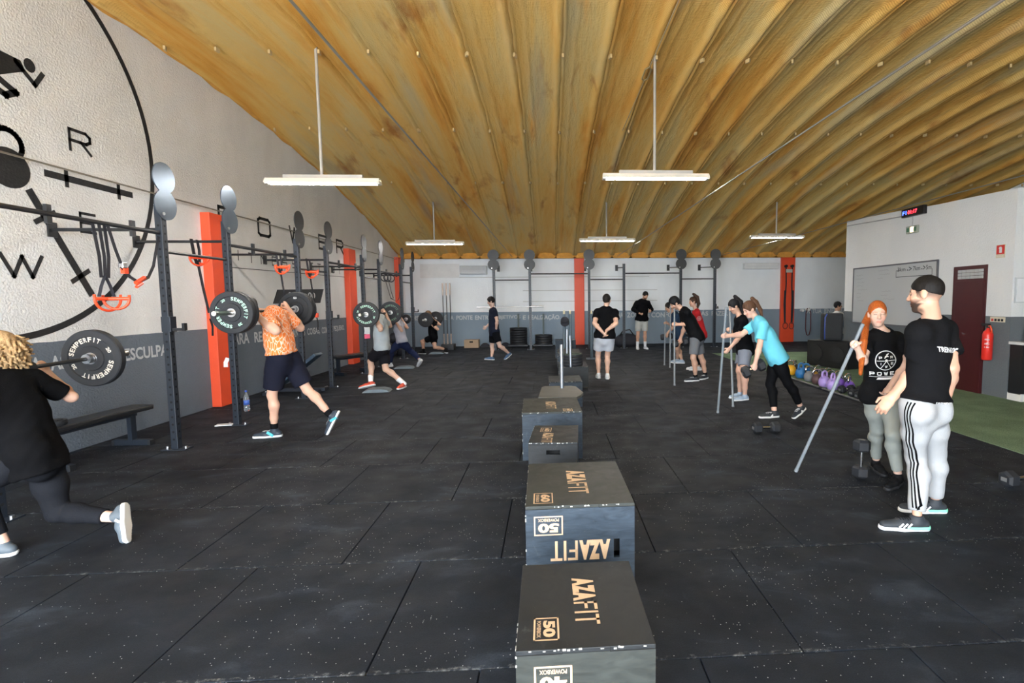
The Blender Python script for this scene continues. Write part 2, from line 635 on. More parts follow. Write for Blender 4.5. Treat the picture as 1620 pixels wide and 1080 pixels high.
# tie rods across the arch
for X, z, lab in ((-5.3, 3.13, 'thin steel tie rod running along the white logo wall'), (-1.36, 3.25, 'thin tie rod crossing the ceiling between the two left lamps'), (2.48, 3.25, 'pale tie rod crossing the ceiling right of the centre lamp'), (6.32, 3.25, 'tie rod running above the office wall edge')):
    t = thing('tie_rod', lab, 'tie rod', (X, 8.0, z), 0, 'roof tie rods')
    MB().cyl((X, YF + .1, z), (X, YB - .02, z), .009 if X > -5 else .011, 8).build('rod', mat('rod_steel', (.30, .28, .24), .5, .6), t)
    MB().box((X, YB - .02, z), (.12, .03, .12)).build('anchor_plate', mat('anchor_steel', (.25, .2, .14), .6), t)
t = thing('turnbuckle_wire', 'short wire with a turnbuckle under the ceiling beside the centre lamp', 'wire', (1.5, 7.9, 5.0))
MB().tube([(1.52, 5.6, 5.06), (1.5, 7.75, 5.04)], .008, 6).tube([(1.5, 8.15, 5.02), (1.46, 10.3, 4.96)], .008, 6).build('wire', mat('wire_tan', (.45, .35, .2), .6), t)
MB().tube([(1.49, 7.75, 5.04), (1.45, 7.8, 5.035), (1.45, 8.1, 5.025), (1.49, 8.15, 5.02), (1.54, 8.1, 5.025), (1.54, 7.8, 5.035)], .012, 6, True).build('turnbuckle', mat('turnbuckle_brass', (.42, .33, .16), .5, .5), t)

# ------------------------------------------------------------------ fluorescent lamps
TUBE = mat('lit_tube', (1.0, .99, .97), .4, var=0, emit=60.0)
ENAM = mat('lamp_enamel', (.72, .68, .60), .35, var=.05)
STEMM = mat('lamp_stem', (.36, .34, .31), .5, .3)
for X, Y, z, lab in ((-3.21, 7.7, 3.36, 'bright tube lamp hanging in front of the white logo wall'), (1.59, 7.7, 3.45, 'bright tube lamp hanging at the centre of the ceiling'), (-3.16, 14.6, 3.25, 'far tube lamp hanging low beside the left rig'), (1.63, 14.6, 3.33, 'far tube lamp hanging above the red column'), (6.54, 14.6, 3.41, 'far tube lamp hanging nearest the office block')):
    t = thing('ceiling_lamp', lab, 'lamp', (X, Y, z), 0, 'hanging tube lamps')
    MB().cyl((X - .02, Y, z + .07), (X - .02, Y, zc(Y) + .02), .022, 10).build('stem', STEMM, t)
    MB().box((X, Y, z + .075), (1.10, .06, .05)).build('hanger_rail', STEMM, t)
    mb = MB()
    mb.prism([(-.09, -.02), (-.045, .05), (.045, .05), (.09, -.02), (.075, -.02), (.035, .035), (-.035, .035), (-.075, -.02)], lambda u, v, d: (X - .79 + d, Y + u, z + v), 1.58)
    mb.build('reflector', ENAM, t)
    for s in (-.035, .035):
        MB().cyl((X - .74, Y + s, z - .012), (X + .74, Y + s, z - .012), .019, 12).build('tube', TUBE, t)
    for s in (-1, 1):
        MB().box((X + s * .77, Y, z - .005), (.05, .12, .055), bev=.006).build('end_cap', ENAM, t)

# ------------------------------------------------------------------ painted emblem and lettering on the left wall
WX = XL + .004
LW = lambda u, v: (WX, u, v)
mb = MB()
cy_, cz_, cr = 5.311, 3.49, 2.19
n = 96
for i in range(n):
    t0, t1 = 2 * PI * i / n, 2 * PI * (i + 1) / n
    mb.add([LW(cy_ + r * math.cos(t), cz_ + r * math.sin(t)) for t, r in ((t0, cr - .035), (t1, cr - .035), (t1, cr + .035), (t0, cr + .035))], [(0, 1, 2, 3)])
mb.build('emblem_ring', INK, wl)
mb = MB()
hx, hz = 5.6, 3.06
for s in (1, -1):
    strokes(mb, [[(hx + s * .40, hz), (hx + s * 1.50, hz - .005)]], LW, .075)
    strokes(mb, [[(hx + s * .62, hz + .075), (hx + s * .62, hz - .075)], [(hx + s * 1.32, hz + .075), (hx + s * 1.32, hz - .075)]], LW, .05)
    strokes(mb, [[(hx + s * .20, hz - .25), (hx + s * .80, hz - 1.27)]], LW, .085)
    for q in (.22, .82):
        cx, cz2 = hx + s * (.20 + .6 * q), hz - .25 - 1.02 * q
        strokes(mb, [[(cx - s * .10, cz2 - .06), (cx + s * .10, cz2 + .06)]], LW, .055)
mb.build('emblem_barbells', INK, wl)
mb = MB()
mb.add([LW(hx + .215 * math.cos(2 * PI * i / 28), hz - .04 + .20 * math.sin(2 * PI * i / 28)) for i in range(28)], [tuple(range(28))])
arc = [(hx + .15 * math.cos(t), hz + .19 + .15 * math.sin(t)) for t in [-.5 + i * (PI + 1.0) / 12 for i in range(13)]]
strokes(mb, [arc], LW, .055)
mb.build('emblem_kettlebell', INK, wl)
# runner figure built from simple limb shapes
mb = MB()
rx, rz = 5.62, 3.90
mb.add([LW(rx + .29 + .062 * math.cos(2 * PI * i / 14), rz + .24 + .07 * math.sin(2 * PI * i / 14)) for i in range(14)], [tuple(range(14))])
mb.add([LW(rx + a, rz + b) for a, b in ((-.20, .10), (-.02, .26), (.20, .25), (.24, .16), (.02, .04), (-.14, -.04))], [tuple(range(6))])
strokes(mb, [[(.15, .22), (.33, .06), (.42, .20)], [(-.02, .24), (-.20, .38), (-.30, .42)]], lambda a, b: LW(rx + a, rz + b), .05)
strokes(mb, [[(-.12, .02), (.12, -.10), (.02, -.16), (-.1, -.12)], [(-.16, .04), (-.30, -.10), (-.55, -.05)]], lambda a, b: LW(rx + a, rz + b), .065)
for i in range(5):
    strokes(mb, [[(-.42 + .02 * i, .02 + .05 * i), (-.18 + .02 * i, .06 + .045 * i)]], lambda a, b: LW(rx + a, rz + b), .014)
mb.build('emblem_runner', INK, wl)
GLY = {  # stroke letters on a unit box
    'P': [[(0, 0), (0, 1), (.8, 1), (1, .85), (1, .6), (.8, .45), (0, .45)]],
    'O': [[(.15, 0), (.85, 0), (1, .12), (1, .88), (.85, 1), (.15, 1), (0, .88), (0, .12), (.15, 0)]],
    'W': [[(0, 1), (.27, 0), (.5, .95), (.73, 0), (1, 1)]],
    'E': [[(1, 1), (0, 1), (0, 0), (1, 0)], [(0, .5), (.85, .5)]],
    'R': [[(0, 0), (0, 1), (.8, 1), (1, .85), (1, .62), (.8, .48), (0, .48)], [(.55, .48), (1, 0)]],
    'I': [[(.5, 0), (.5, 1)]], 'F': [[(0, 0), (0, 1), (1, 1)], [(0, .52), (.8, .52)]],
    'T': [[(0, 1), (1, 1)], [(.5, 1), (.5, 0)]], 'N': [[(0, 0), (0, 1), (1, 0), (1, 1)]],
    'S': [[(1, 1), (0, 1), (0, .5), (1, .5), (1, 0), (0, 0)]], 'U': [[(0, 1), (0, 0), (1, 0), (1, 1)]],
    'D': [[(0, 0), (0, 1), (.75, 1), (1, .8), (1, .2), (.75, 0), (0, 0)]], 'M': [[(0, 0), (0, 1), (.5, .4), (1, 1), (1, 0)]],
    'A': [[(0, 0), (.5, 1), (1, 0)], [(.2, .35), (.8, .35)]], 'B': [[(0, 0), (0, 1), (.8, 1), (.95, .75), (.8, .52), (1, .25), (.85, 0), (0, 0)], [(0, .52), (.8, .52)]], 'X': [[(0, 0), (1, 1)], [(0, 1), (1, 0)]],
    'Z': [[(0, 1), (1, 1), (0, 0), (1, 0)]]}
def glyph(mb, ch, fn, u, v, wd, ht, sw):
    strokes(mb, [[(u + a * wd, v + b * ht) for a, b in pl] for pl in GLY[ch]], fn, sw)
for ch, u, v, wd, ht, sw in (('R', 6.30, 3.40, .26, .23, .035), ('W', 5.44, 1.94, .41, .21, .042), ('E', 6.35, 2.49, .19, .21, .032), ('P', 4.78, 3.40, .26, .23, .035)):
    mb = MB()
    glyph(mb, ch, LW, u, v, wd, ht, sw)
    mb.build('emblem_letter', INK, wl)
for ch, u in zip('POWER', (8.88, 10.02, 11.18, 12.53, 13.53)):
    mb = MB()
    glyph(mb, ch, LW, u, 2.92, .40, .31, .055)
    mb.build('wall_letter', INK, wl)
for i, ch in enumerate('FITNESS STUDIO'):
    if ch != ' ':
        mb = MB()
        glyph(mb, ch, LW, 8.87 + i * .392, 2.40 if i < 2 else 2.385, .16, .16, .022)
        mb.build('wall_letter', INK, wl)
MB().add([LW(8.85, 2.245), LW(14.2, 2.31), LW(14.2, 2.322), LW(8.85, 2.257)], [(0, 1, 2, 3)]).build('wall_letter_line', INK, wl)
def words(txt, u0, u1, v0, v1, fn, par, bold=.028):
    mb = MB()
    text_fit(mb, txt, fn, u0, u1, v0, v1, bold)
    mb.build('wall_lettering', LETTER, par, fix=False)
words('ANULA', 5.25, 5.74, .945, 1.10, LW, wl)
words('AS', 5.84, 6.03, .935, 1.095, LW, wl)
words('TUAS', 6.14, 6.56, .93, 1.09, LW, wl)
words('DESCULPAS', 6.68, 7.62, .925, 1.085, LW, wl)
words('PARA', 8.95, 9.52, .935, 1.13, LW, wl)
words('REALIZAR', 9.68, 10.75, .93, 1.12, LW, wl)
words('GRANDES', 10.85, 11.62, .925, 1.10, LW, wl)
words('COISAS,', 11.72, 12.35, .905, 1.08, LW, wl)
words('COMECE', 12.45, 13.05, .915, 1.07, LW, wl)
words('PEQUENO.', 13.12, 13.78, .91, 1.065, LW, wl)
BW = lambda u, v: (u, YB - .004, v)
words('DISCIPLINA', -5.1, -4.0, .97, 1.14, BW, wb)
words('\u00c9', -3.88, -3.77, .975, 1.17, BW, wb)
words('A', -3.66, -3.55, .975, 1.14, BW, wb)
words('PONTE', -3.45, -2.86, .97, 1.135, BW, wb)
words('ENTRE', -2.77, -2.18, .965, 1.13, BW, wb)
words('OBJETIVOS', -2.09, -1.10, .96, 1.125, BW, wb)
words('E', -1.02, -.91, .955, 1.115, BW, wb)
words('REALIZA\u00c7\u00c3O.', -.83, .37, .92, 1.15, BW, wb)
words('NA', 2.50, 2.72, .99, 1.18, BW, wb)
words('ZONA', 2.86, 3.45, .99, 1.18, BW, wb)
words('DE', 3.50, 3.72, .985, 1.18, BW, wb)
words('CONFORTO', 3.78, 5.05, .985, 1.175, BW, wb)
words('JAM\u00c1S', 5.22, 5.96, .98, 1.23, BW, wb)
words('FAZER', 6.08, 6.72, 1.02, 1.20, BW, wb)
words('A', 9.78, 9.92, 1.07, 1.245, BW, wb)
words('TUA', 10.0, 10.38, 1.07, 1.245, BW, wb)
words('ENERGIA', 10.48, 11.35, 1.07, 1.245, BW, wb)

# ================================================================== RIGS
DISC = mat('disc_steel', (.085, .105, .13), .33, .75, var=.25, vs=5)
DISCB = mat('disc_black', (.024, .026, .028), .5, var=.2)
def upright(par, x, y, ztop, z0=0.0, mt=NAVY, s=.075):
    o = MB().box((x, y, (ztop + z0) / 2), (s, s, ztop - z0), bev=.006).build('upright', mt, par)
    mb = MB()
    z = .12
    while z < ztop - .15:
        for dx, dy in ((1, 0), (0, -1)):
            c = Vector((x + dx * s / 2, y + dy * s / 2, z))
            d = Vector((dx, dy, 0))
            mb.cyl(c - d * .004, c + d * .0012, .0125, 10)
        z += .085
    h = mb.build('hole_row', HOLE, o)
    h['kind'] = 'stuff'
    return o
def foot(par, x, y):
    o = MB().box((x, y, .006), (.26, .14, .012)).build('base_plate', NAVY, par)
    for s in (-1, 1):
        MB().cyl((x + s * .10, y, .008), (x + s * .10, y, .034), .016, 8).build('bolt', STEEL, o)
def disc_pair(par, c, nrm, r, dz, m=DISC):
    c = Vector(c)
    nrm = Vector(nrm)
    q = nrm.to_track_quat('Z', 'Y').to_matrix().to_4x4()
    pts = []
    # one figure-of-eight plate: outline of two overlapping discs
    a = math.acos(min(1, dz / 2 / r))
    for k, (s, off) in enumerate(((1, dz / 2), (-1, -dz / 2))):
        for i in range(25):
            t = (-PI / 2 + a) + (2 * PI - 2 * a) * i / 24
            if s > 0:
                pts.append((r * math.cos(t), off + r * math.sin(t)))
            else:
                pts.append((r * math.cos(t + PI), off + r * math.sin(t + PI)))
    up = Vector((0, 0, 1))
    rt = up.cross(nrm)
    mb = MB()
    mb.prism(pts, lambda u, v, d: c + rt * u + up * v + nrm * d, .012)
    o = mb.build('target_disc', m, par)
    MB().cyl(c - up * (dz / 2 + r * .62) + nrm * .010 - rt * .05, c - up * (dz / 2 + r * .62) + nrm * .022 - rt * .05, .018, 10).build('bolt', STEEL, o)
def jhook(par, x, y, z, d=1):
    o = MB().box((x, y, z), (.10, .095, .17), bev=.004).build('j_hook', NAVY, par)
    MB().box((x + d * .10, y, z - .06), (.13, .05, .03)).box((x + d * .165, y, z - .03), (.025, .05, .08)).build('hook_lip', BLK, o)

rig = thing('pull_up_rig', 'long dark pull-up rig standing along the white logo wall', 'rig', (-4.26, 10, 0))
PX = -4.26
PYS = [4.09, 5.99, 7.13, 9.03, 10.17, 12.05, 13.2, 15.07, 16.2]
for i, y in enumerate(PYS):
    upright(rig, PX, y, 2.72 if i else 2.72)
    foot(rig, PX, y)
    if i:
        disc_pair(rig, (PX + .045, y + .02, 2.875), (1, 0, 0), .165, .29, DISC if i < 3 else DISCB)
    # brace to the wall with its plate
    zb = 2.46
    MB().cyl((PX, y, zb), (XL + .01, y, zb), .019, 10).build('wall_brace', BLK, rig)
    MB().box((XL + .01, y, zb), (.02, .10, .16)).build('brace_plate', BLK, rig)
for i in range(len(PYS) - 1):
    low = i % 2 == 1
    z = 2.22 if low else 2.42
    MB().cyl((PX + .0, PYS[i], z), (PX + .0, PYS[i + 1], z), .0165 if low else .021, 10).build('pull_up_bar', BLK, rig)
    if not low:
        for q in (.33, .80):
            yy_ = PYS[i] + (PYS[i + 1] - PYS[i]) * q
            MB().box((PX - .01, yy_, z), (.03, .045, .16)).build('strap_hanger', BLK, rig)
for y in (5.99, 10.17, 12.05, 16.2):
    jhook(rig, PX + .01, y, 1.42 if y < 6 else 1.40)

rigb = thing('pull_up_rig', 'dark pull-up rig standing in front of the far wall', 'rig', (1.9, 17.3, 0))
BXS = [-1.86, -.67, 1.31, 2.49, 4.43, 5.61]
for i, x in enumerate(BXS):
    upright(rigb, x, 17.3, 2.86 if i == 3 else 2.76, 0, NAVY, .085)
    foot(rigb, x, 17.3)
    if i != 3:
        disc_pair(rigb, (x, 17.24, 3.0), (0, -1, 0), .185, .31, DISCB)
    MB().cyl((x, 17.3, 2.74), (x - .02, YB - .1, 2.83), .016, 8).build('wall_brace', BLK, rigb)
    MB().box((x - .02, YB - .02, 2.83), (.10, .03, .22)).build('brace_plate', BLK, rigb)
for i in range(5):
    z = (2.34, 2.54)[i % 2]
    MB().cyl((BXS[i], 17.3, z), (BXS[i + 1], 17.3, z), .02, 10).build('pull_up_bar', BLK, rigb)
jhook(rigb, 5.61, 17.26, 1.40, .6)
jhook(rigb, 1.31, 17.26, 1.0, .6)

# barbell racked across the far rig
def bar_geo(par, a, b, knurl=.014, sl=.42):
    a, b = Vector(a), Vector(b)
    d = (b - a).normalized()
    MB().cyl(a + d * sl, b - d * sl, knurl, 10).build('shaft', STEEL if par.get('bright') else BLK, par, SM)
    for p, s in ((a, 1), (b, -1)):
        o = MB().cyl(p, p + d * s * sl, .025, 14).build('sleeve', STEEL, par, SM)
        MB().cyl(p + d * s * (sl - .03), p + d * s * sl, .037, 14).build('collar_ring', STEEL, o, SM)
t = thing('barbell', 'bare steel barbell racked across the far rig at chest height', 'barbell', (-1.35, 17.22, 1.44))
t['bright'] = True
bar_geo(t, (-2.42, 17.22, 1.445), (-.22, 17.22, 1.46))

# ------------------------------------------------------------------ suspension trainers on the rig
def strap(par, pts, wdir=(0, 1, 0), width=.036, nm='strap'):
    return MB().ribbon(pts, wdir, width, .004).build(nm, STRAP, par)
def handle_loop(par, c, r, ax, up, nm='handle'):
    c, ax, up = Vector(c), Vector(ax).normalized(), Vector(up).normalized()
    pts = [c + (ax * math.cos(t) + up * math.sin(t)) * r for t in [PI + PI * i / 14 for i in range(15)]]
    pts = [c - ax * r + up * r * .35] + pts + [c + ax * r + up * r * .35]
    o = MB().tube(pts, .012, 8).build(nm, ORANGE, par, True)
    MB().cyl(c - ax * r, c + ax * r, .017, 10).build('grip', ORANGE, o, SM)
    return o
t = thing('suspension_trainer', 'black strap trainer with two orange handles hanging from the nearest bar', 'suspension trainer', (PX, 5.2, 1.6))
for dy in (-.07, .0, .06):
    strap(t, [(PX, 5.2 + dy, 2.43), (PX + .02, 5.21 + dy * .8, 2.1), (PX + .02, 5.20 + dy * .6, 1.90)])
for s in (-1, 1):
    strap(t, [(PX + .02, 5.20, 1.92), (PX + .02, 5.20 + s * .05, 1.82), (PX + .02, 5.20 + s * .085, 1.72)], (1, 0, 0), .03)
handle_loop(t, (PX + .03, 5.20, 1.70), .115, (.25, 1, 0), (0, 0, 1))
handle_loop(t, (PX + .09, 5.22, 1.70), .10, (1, .35, 0), (0, 0, 1))
t2 = thing('suspension_trainer', 'folded black strap trainer looped from the nearest bar to its upright', 'suspension trainer', (PX, 5.5, 1.9))
strap(t2, [(PX + .01, 5.28, 2.43), (PX + .03, 5.33, 2.18), (PX + .03, 5.38, 2.05)])
strap(t2, [(PX + .03, 5.38, 2.02), (PX + .03, 5.48, 1.92), (PX + .03, 5.58, 1.87), (PX + .03, 5.72, 1.93), (PX + .03, 5.80, 2.05), (PX + .01, 5.93, 2.38)])
MB().box((PX + .03, 5.40, 2.03), (.05, .05, .06), bev=.008).build('buckle', CHROME, t2)
MB().cyl((PX + .05, 5.52, 1.86), (PX + .05, 5.64, 1.92), .02, 10).cyl((PX + .07, 5.50, 1.82), (PX + .05, 5.60, 1.86), .016, 10).box((PX + .03, 5.42, 1.98), (.04, .05, .06)).build('handle', ORANGE, t2)
TR = (((PX - .35, 7.05), 2.46, 'black strap trainer with orange handles hanging over the first red column'), ((PX, 8.42), 2.42, 'strap trainer with orange handles hanging left of the third rig upright'), ((PX, 9.42), 2.40, 'strap trainer with orange handles hanging right of the third rig upright'))
for (x, y), z, lab in TR:
    t = thing('suspension_trainer', lab, 'suspension trainer', (x, y, z - .9), 0, 'strap trainers on the left rig')
    strap(t, [(x, y - .06, z + .02), (x + .02, y - .05, z - .2), (x + .02, y, z - .32)], width=.06)
    strap(t, [(x, y + .05, z + .02), (x + .02, y + .05, z - .12), (x + .02, y + .04, z - .3)], width=.05)
    strap(t, [(x + .02, y, z - .25), (x + .03, y + .06, z - .6), (x + .03, y + .15, z - .95)], width=.05)
    handle_loop(t, (x + .05, y - .03, z - .22), .10, (.5, 1, 0), (0, 0, 1))
    handle_loop(t, (x + .05, y + .04, z - .20), .09, (1, .2, 0), (0, 0, 1))
    MB().box((x + .03, y + .16, z - .98), (.05, .07, .08), bev=.01).build('foot_cradle', ORANGE, t)
    strap(t, [(x + .03, y + .15, z - .98), (x + .03, y + .20, z - 1.12), (x + .03, y + .19, z - 1.25)], width=.04)
t = thing('suspension_trainer', 'all-black strap bundle looped between the two far rig uprights', 'suspension trainer', (PX, 13.9, 1.7))
strap(t, [(PX, 13.55, 2.42), (PX + .02, 13.7, 2.1), (PX + .02, 14.0, 1.75), (PX + .02, 14.5, 1.66), (PX + .02, 14.75, 1.75), (PX + .02, 15.0, 2.3)])
strap(t, [(PX, 13.8, 2.42), (PX + .03, 13.85, 2.2), (PX + .03, 14.05, 1.9), (PX + .03, 14.2, 1.75)])
for y in (13.5, 13.75, 14.05):
    MB().tube([(PX + .03 + .07 * math.cos(a), y + .07 * math.cos(a), 2.28 + .10 * math.sin(a)) for a in [2 * PI * i / 12 for i in range(12)]], .014, 6, True).build('handle', STRAP, t, True)
# straps on the red column and a tube on the far wall
t = thing('resistance_strap', 'pair of black straps with handles hung on the far right red column', 'strap', (8.98, 18.95, 1.5))
for s in (-.12, .12):
    MB().cyl((8.98 + s, 19.0, 2.86), (8.98 + s, 18.9, 2.86), .055, 14).build('hook_knob', BLK, t)
    strap(t, [(8.98 + s, 18.93, 2.82), (8.98 + s * .9, 18.92, 2.2), (8.98 + s * 1.1, 18.92, 1.6), (8.98 + s, 18.92, .75)], (1, 0, 0), .05)
    strap(t, [(8.98 + s * 1.3, 18.91, 1.95), (8.98 + s * 1.4, 18.91, 1.4), (8.98 + s * 1.1, 18.91, .7)], (1, 0, 0), .06)
    MB().tube([(8.98 + s + .09 * math.cos(a), 18.9, .62 + .12 * math.sin(a)) for a in [2 * PI * i / 14 for i in range(14)]], .016, 6, True).build('loop', mat('dark_red_rubber', (.20, .03, .025), .6), t, True)
MB().box((8.98, 18.93, 2.68), (.24, .02, .12)).build('label_plate', mat('pale_label', (.5, .5, .45), .6), t)
t = thing('resistance_tube', 'dark red rubber band looped over a white peg beside the red column', 'band', (9.75, 18.95, 1.0))
MB().cyl((9.75, 19.08, 1.22), (9.75, 18.85, 1.22), .05, 14).build('peg', mat('white_peg', (.75, .75, .73), .5), t)
MB().cyl((9.55, 19.08, 1.19), (9.55, 18.92, 1.19), .05, 14).build('peg', mat('white_peg', (.75, .75, .73), .5), t)
for s in (-1, 1):
    MB().tube([(9.75 + s * .03, 18.9, 1.28), (9.75 + s * .09, 18.9, 1.1), (9.75 + s * .10, 18.9, .5), (9.75 + s * .05, 18.9, .28), (9.75, 18.9, .25)], .018, 7).build('band', mat('maroon_rubber', (.10, .02, .03), .6), t, True)
# units on the far wall
for x0, x1, z0, z1, lab in ((-3.25, -2.28, 2.62, 2.93, 'silvery wall heater unit high on the far wall at left'), (7.25, 8.6, 2.76, 2.98, 'white air conditioner high on the far wall at right')):
    t = thing('wall_unit', lab, 'air conditioner', ((x0 + x1) / 2, YB - .1, z0))
    mm = mat('silver_case', (.40, .42, .44), .5, .0) if x0 < 0 else mat('white_case', (.72, .73, .73), .4)
    MB().box(((x0 + x1) / 2, YB - .10, (z0 + z1) / 2), (x1 - x0, .2, z1 - z0), bev=.02).build('case', mm, t)
    for k in range(3):
        MB().box(((x0 + x1) / 2, YB - .203, z0 + .05 + k * .035), ((x1 - x0) * .86, .008, .012)).build('louvre', mat('pale_louvre', (.62, .64, .65), .5), t)
MB().box((-4.0, YB - .01, 2.76), (1.4, .03, .5)).build('wall_panel', mat('pale_panel', (.70, .71, .71), .7), wb)

# ================================================================== LOOSE EQUIPMENT
RUBB = mat('plate_rubber', (.016, .017, .020), .6, var=.2, vs=12, spec=.35)
TAN = mat('engraved_tan', (.52, .36, .22), .7, var=.15, vs=30)
T_GREEN = mat('print_green', (.38, .60, .48), .6, var=.1)
T_TAN = mat('print_cream', (.50, .46, .40), .6, var=.1)
T_WHITE = mat('print_white', (.75, .75, .75), .6, var=.05)
T_DARK = mat('print_dark_green', (.12, .20, .15), .6, var=.1)
def place(o, loc, direction=None, rz=None):
    o.location = loc
    if direction is not None:
        o.rotation_euler = Vector(direction).to_track_quat('Y', 'Z').to_euler()
    elif rz is not None:
        o.rotation_euler = (0, 0, rz)
    return o
def plate(label, loc, d=(0, 1, 0), r=.225, th=.06, txt=None, spin=0.0, group='bumper plates on the barbells', word='SEMPERFIT', mark='20', ring=False):
    t = thing('bumper_plate', label, 'weight plate', (0, 0, 0), 0, group)
    M_ = Matrix.Rotation(-PI / 2, 4, 'X')
    h = th / 2
    mb = MB()
    mb.lathe([(.026, -h), (r * .42, -h), (r * .44, -h + .008), (r * .74, -h + .008), (r * .77, -h), (r * .97, -h), (r, -h + .008), (r, h - .008), (r * .97, h), (r * .77, h), (r * .74, h - .008), (r * .44, h - .008), (r * .42, h), (.026, h)], 48, M_)
    mb.build('rubber_disc', RUBB, t, SM)
    mb = MB()
    mb.lathe([(.0255, -h - .003), (.046, -h - .003), (.046, -h + .004), (.0255, -h + .004)], 28, M_)
    mb.build('hub_ring', STEEL, t, SM)
    if ring:
        MB().lathe([(.17, .0275), (.185, .0275), (.185, .029), (.17, .029)], 36, M_).build('green_ring', mat('ring_green', (.16, .30, .16), .6), t)
    if txt is not None:
        R_ = r * .66
        for k in range(2):
            for i, ch in enumerate(word):
                a = spin + k * PI + (i - (len(word) - 1) / 2) * .225
                mb = MB() if (i == 0) else mb
                fn = lambda u, v: ((R_ + v) * math.sin(a + u / R_), -h - .0012 + .008 * (abs(v) < 9), (R_ + v) * math.cos(a + u / R_))
                text_fit(mb, ch, fn, -.013 if ch != 'I' else -.004, .013 if ch != 'I' else .004, -.019, .019, .03)
            mb.build('lettering', txt, t, fix=False)
            a = spin + k * PI + PI / 2
            mb = MB()
            text_fit(mb, mark, lambda u, v: (R_ * math.sin(a) + u * math.cos(a) + v * math.sin(a), -h + .0068, R_ * math.cos(a) - u * math.sin(a) + v * math.cos(a)), -.022, .022, -.014, .014, .03)
            mb.build('lettering', txt, t, fix=False)
    return place(t, loc, d)
def barbell(label, c, d=(0, 1, 0), half=1.02):
    t = thing('barbell', label, 'barbell', (0, 0, 0), 0, 'loaded barbells on the lifters')
    MB().cyl((0, -.655, 0), (0, .655, 0), .0145, 12).build('shaft', BLK, t, SM)
    for s in (-1, 1):
        o = MB().cyl((0, s * .655, 0), (0, s * half, 0), .025, 16).build('sleeve', mat('sleeve_steel', (.40, .38, .34), .3, 1.0), t, SM)
        MB().cyl((0, s * .625, 0), (0, s * .66, 0), .037, 16).build('collar_ring', STEEL, o, SM)
        MB().cyl((0, s * half, 0), (0, s * (half + .003), 0), .021, 14).build('end_cap', mat('cap_pale', (.7, .7, .66), .4), o)
    return place(t, c, d)
OB = Vector((-3.38, 6.385, 1.555))
barbell('loaded barbell on the shoulders of the man in the orange shirt', OB, (-.01, 1, .012))
plate('thick plate with pale green lettering nearest on the orange-shirted man\'s barbell', OB + Vector((.005, -.70, -.008)), (-.01, 1, .012), txt=T_GREEN, spin=1.0)
plate('second plate stacked behind the green lettered one on the orange-shirted man\'s barbell', OB + Vector((.006, -.635, -.008)), (-.01, 1, .012), th=.055)
plate('plain black plate with white logo on the far end of the orange-shirted man\'s barbell', OB + Vector((-.006, .70, .008)), (-.01, 1, .012), txt=T_WHITE, spin=1.57, word='', mark='AZA')
plate('black plate behind the white logo plate on the orange-shirted man\'s barbell', OB + Vector((-.007, .765, .008)), (-.01, 1, .012), th=.055)
GB = Vector((-3.25, 10.0, 1.43))
barbell('loaded barbell on the shoulders of the man in the grey tee', GB)
plate('plate with green lettering on the near end of the grey-tee man\'s barbell', GB + Vector((0, -.70, 0)), txt=T_GREEN, spin=.35)
plate('plate with dark lettering on the far end of the grey-tee man\'s barbell', GB + Vector((0, .70, 0)), txt=T_DARK, spin=.2)
LB = Vector((-3.615, 3.58, 1.208))
barbell('barbell across the back of the curly haired woman', LB, (-.012, 1, .02))
plate('plate with cream lettering on the curly haired woman\'s barbell', LB + Vector((-.01, .70, .014)), (-.012, 1, .02), txt=T_TAN, spin=-.45)
plate('black plate on the near end of the curly haired woman\'s barbell', LB + Vector((.01, -.70, -.014)), (-.012, 1, .02))
t = thing('bar_pad', 'black foam pad wrapped on the curly haired woman\'s barbell', 'bar pad', LB)
MB().lathe([(.016, -.20), (.040, -.20), (.042, -.19), (.042, .19), (.040, .20), (.016, .20)], 18, Matrix.Translation(LB) @ Vector((-.012, 1, .02)).to_track_quat('Z', 'Y').to_matrix().to_4x4()).build('foam_sleeve', mat('pad_foam', (.014, .014, .015), .85), t, SM)
WB = Vector((-3.83, 13.22, 1.19))
barbell('lightly loaded barbell of the lifter in navy leggings', WB)
for s, nm in ((-1, 'near'), (1, 'far')):
    plate('small black plate on the %s end of the navy leggings lifter\'s barbell' % nm, WB + Vector((0, s * .69, 0)), r=.125, th=.045)
KB = Vector((-3.80, 16.6, 1.10))
barbell('loaded barbell of the farthest lunging lifter in black', KB)
for s, nm in ((-1, 'near'), (1, 'far')):
    plate('black plate on the %s end of the farthest lifter\'s barbell' % nm, KB + Vector((0, s * .70, 0)), r=.225, th=.07)

# ------------------------------------------------------------------ jump boxes
PLYK = m_ply('black_plywood', (.017, .019, .021), (.009, .010, .011))
PLYB = m_ply('daylit_blue_plywood', (.032, .046, .064), (.013, .020, .029))  # cool daylight on the black box faces is put into this blue tone
PLYG = m_ply('olive_black_plywood', (.034, .038, .034), (.018, .020, .018))
EDGE = mat('worn_ply_edge', (.30, .30, .28), .8, var=.5, vs=40)
def az_logo(mb, fn, u0, v0, L, H):
    """AZAFIT along u"""
    a = L * .52
    for i, ch in enumerate('AZA'):
        text_fit(mb, ch, lambda u, v: fn(u, v), u0 + a * i / 3 - L * .012, u0 + a * (i + 1) / 3 + L * .012, v0, v0 + H, .075)
    sw = H * .13
    x = u0 + a + L * .06
    for ch, w_ in (('F', .13), ('I', .03), ('T', .16)):
        glyph(mb, ch, fn, x, v0 + sw / 2, L * w_, H - sw, sw)
        x += L * (w_ + .055)
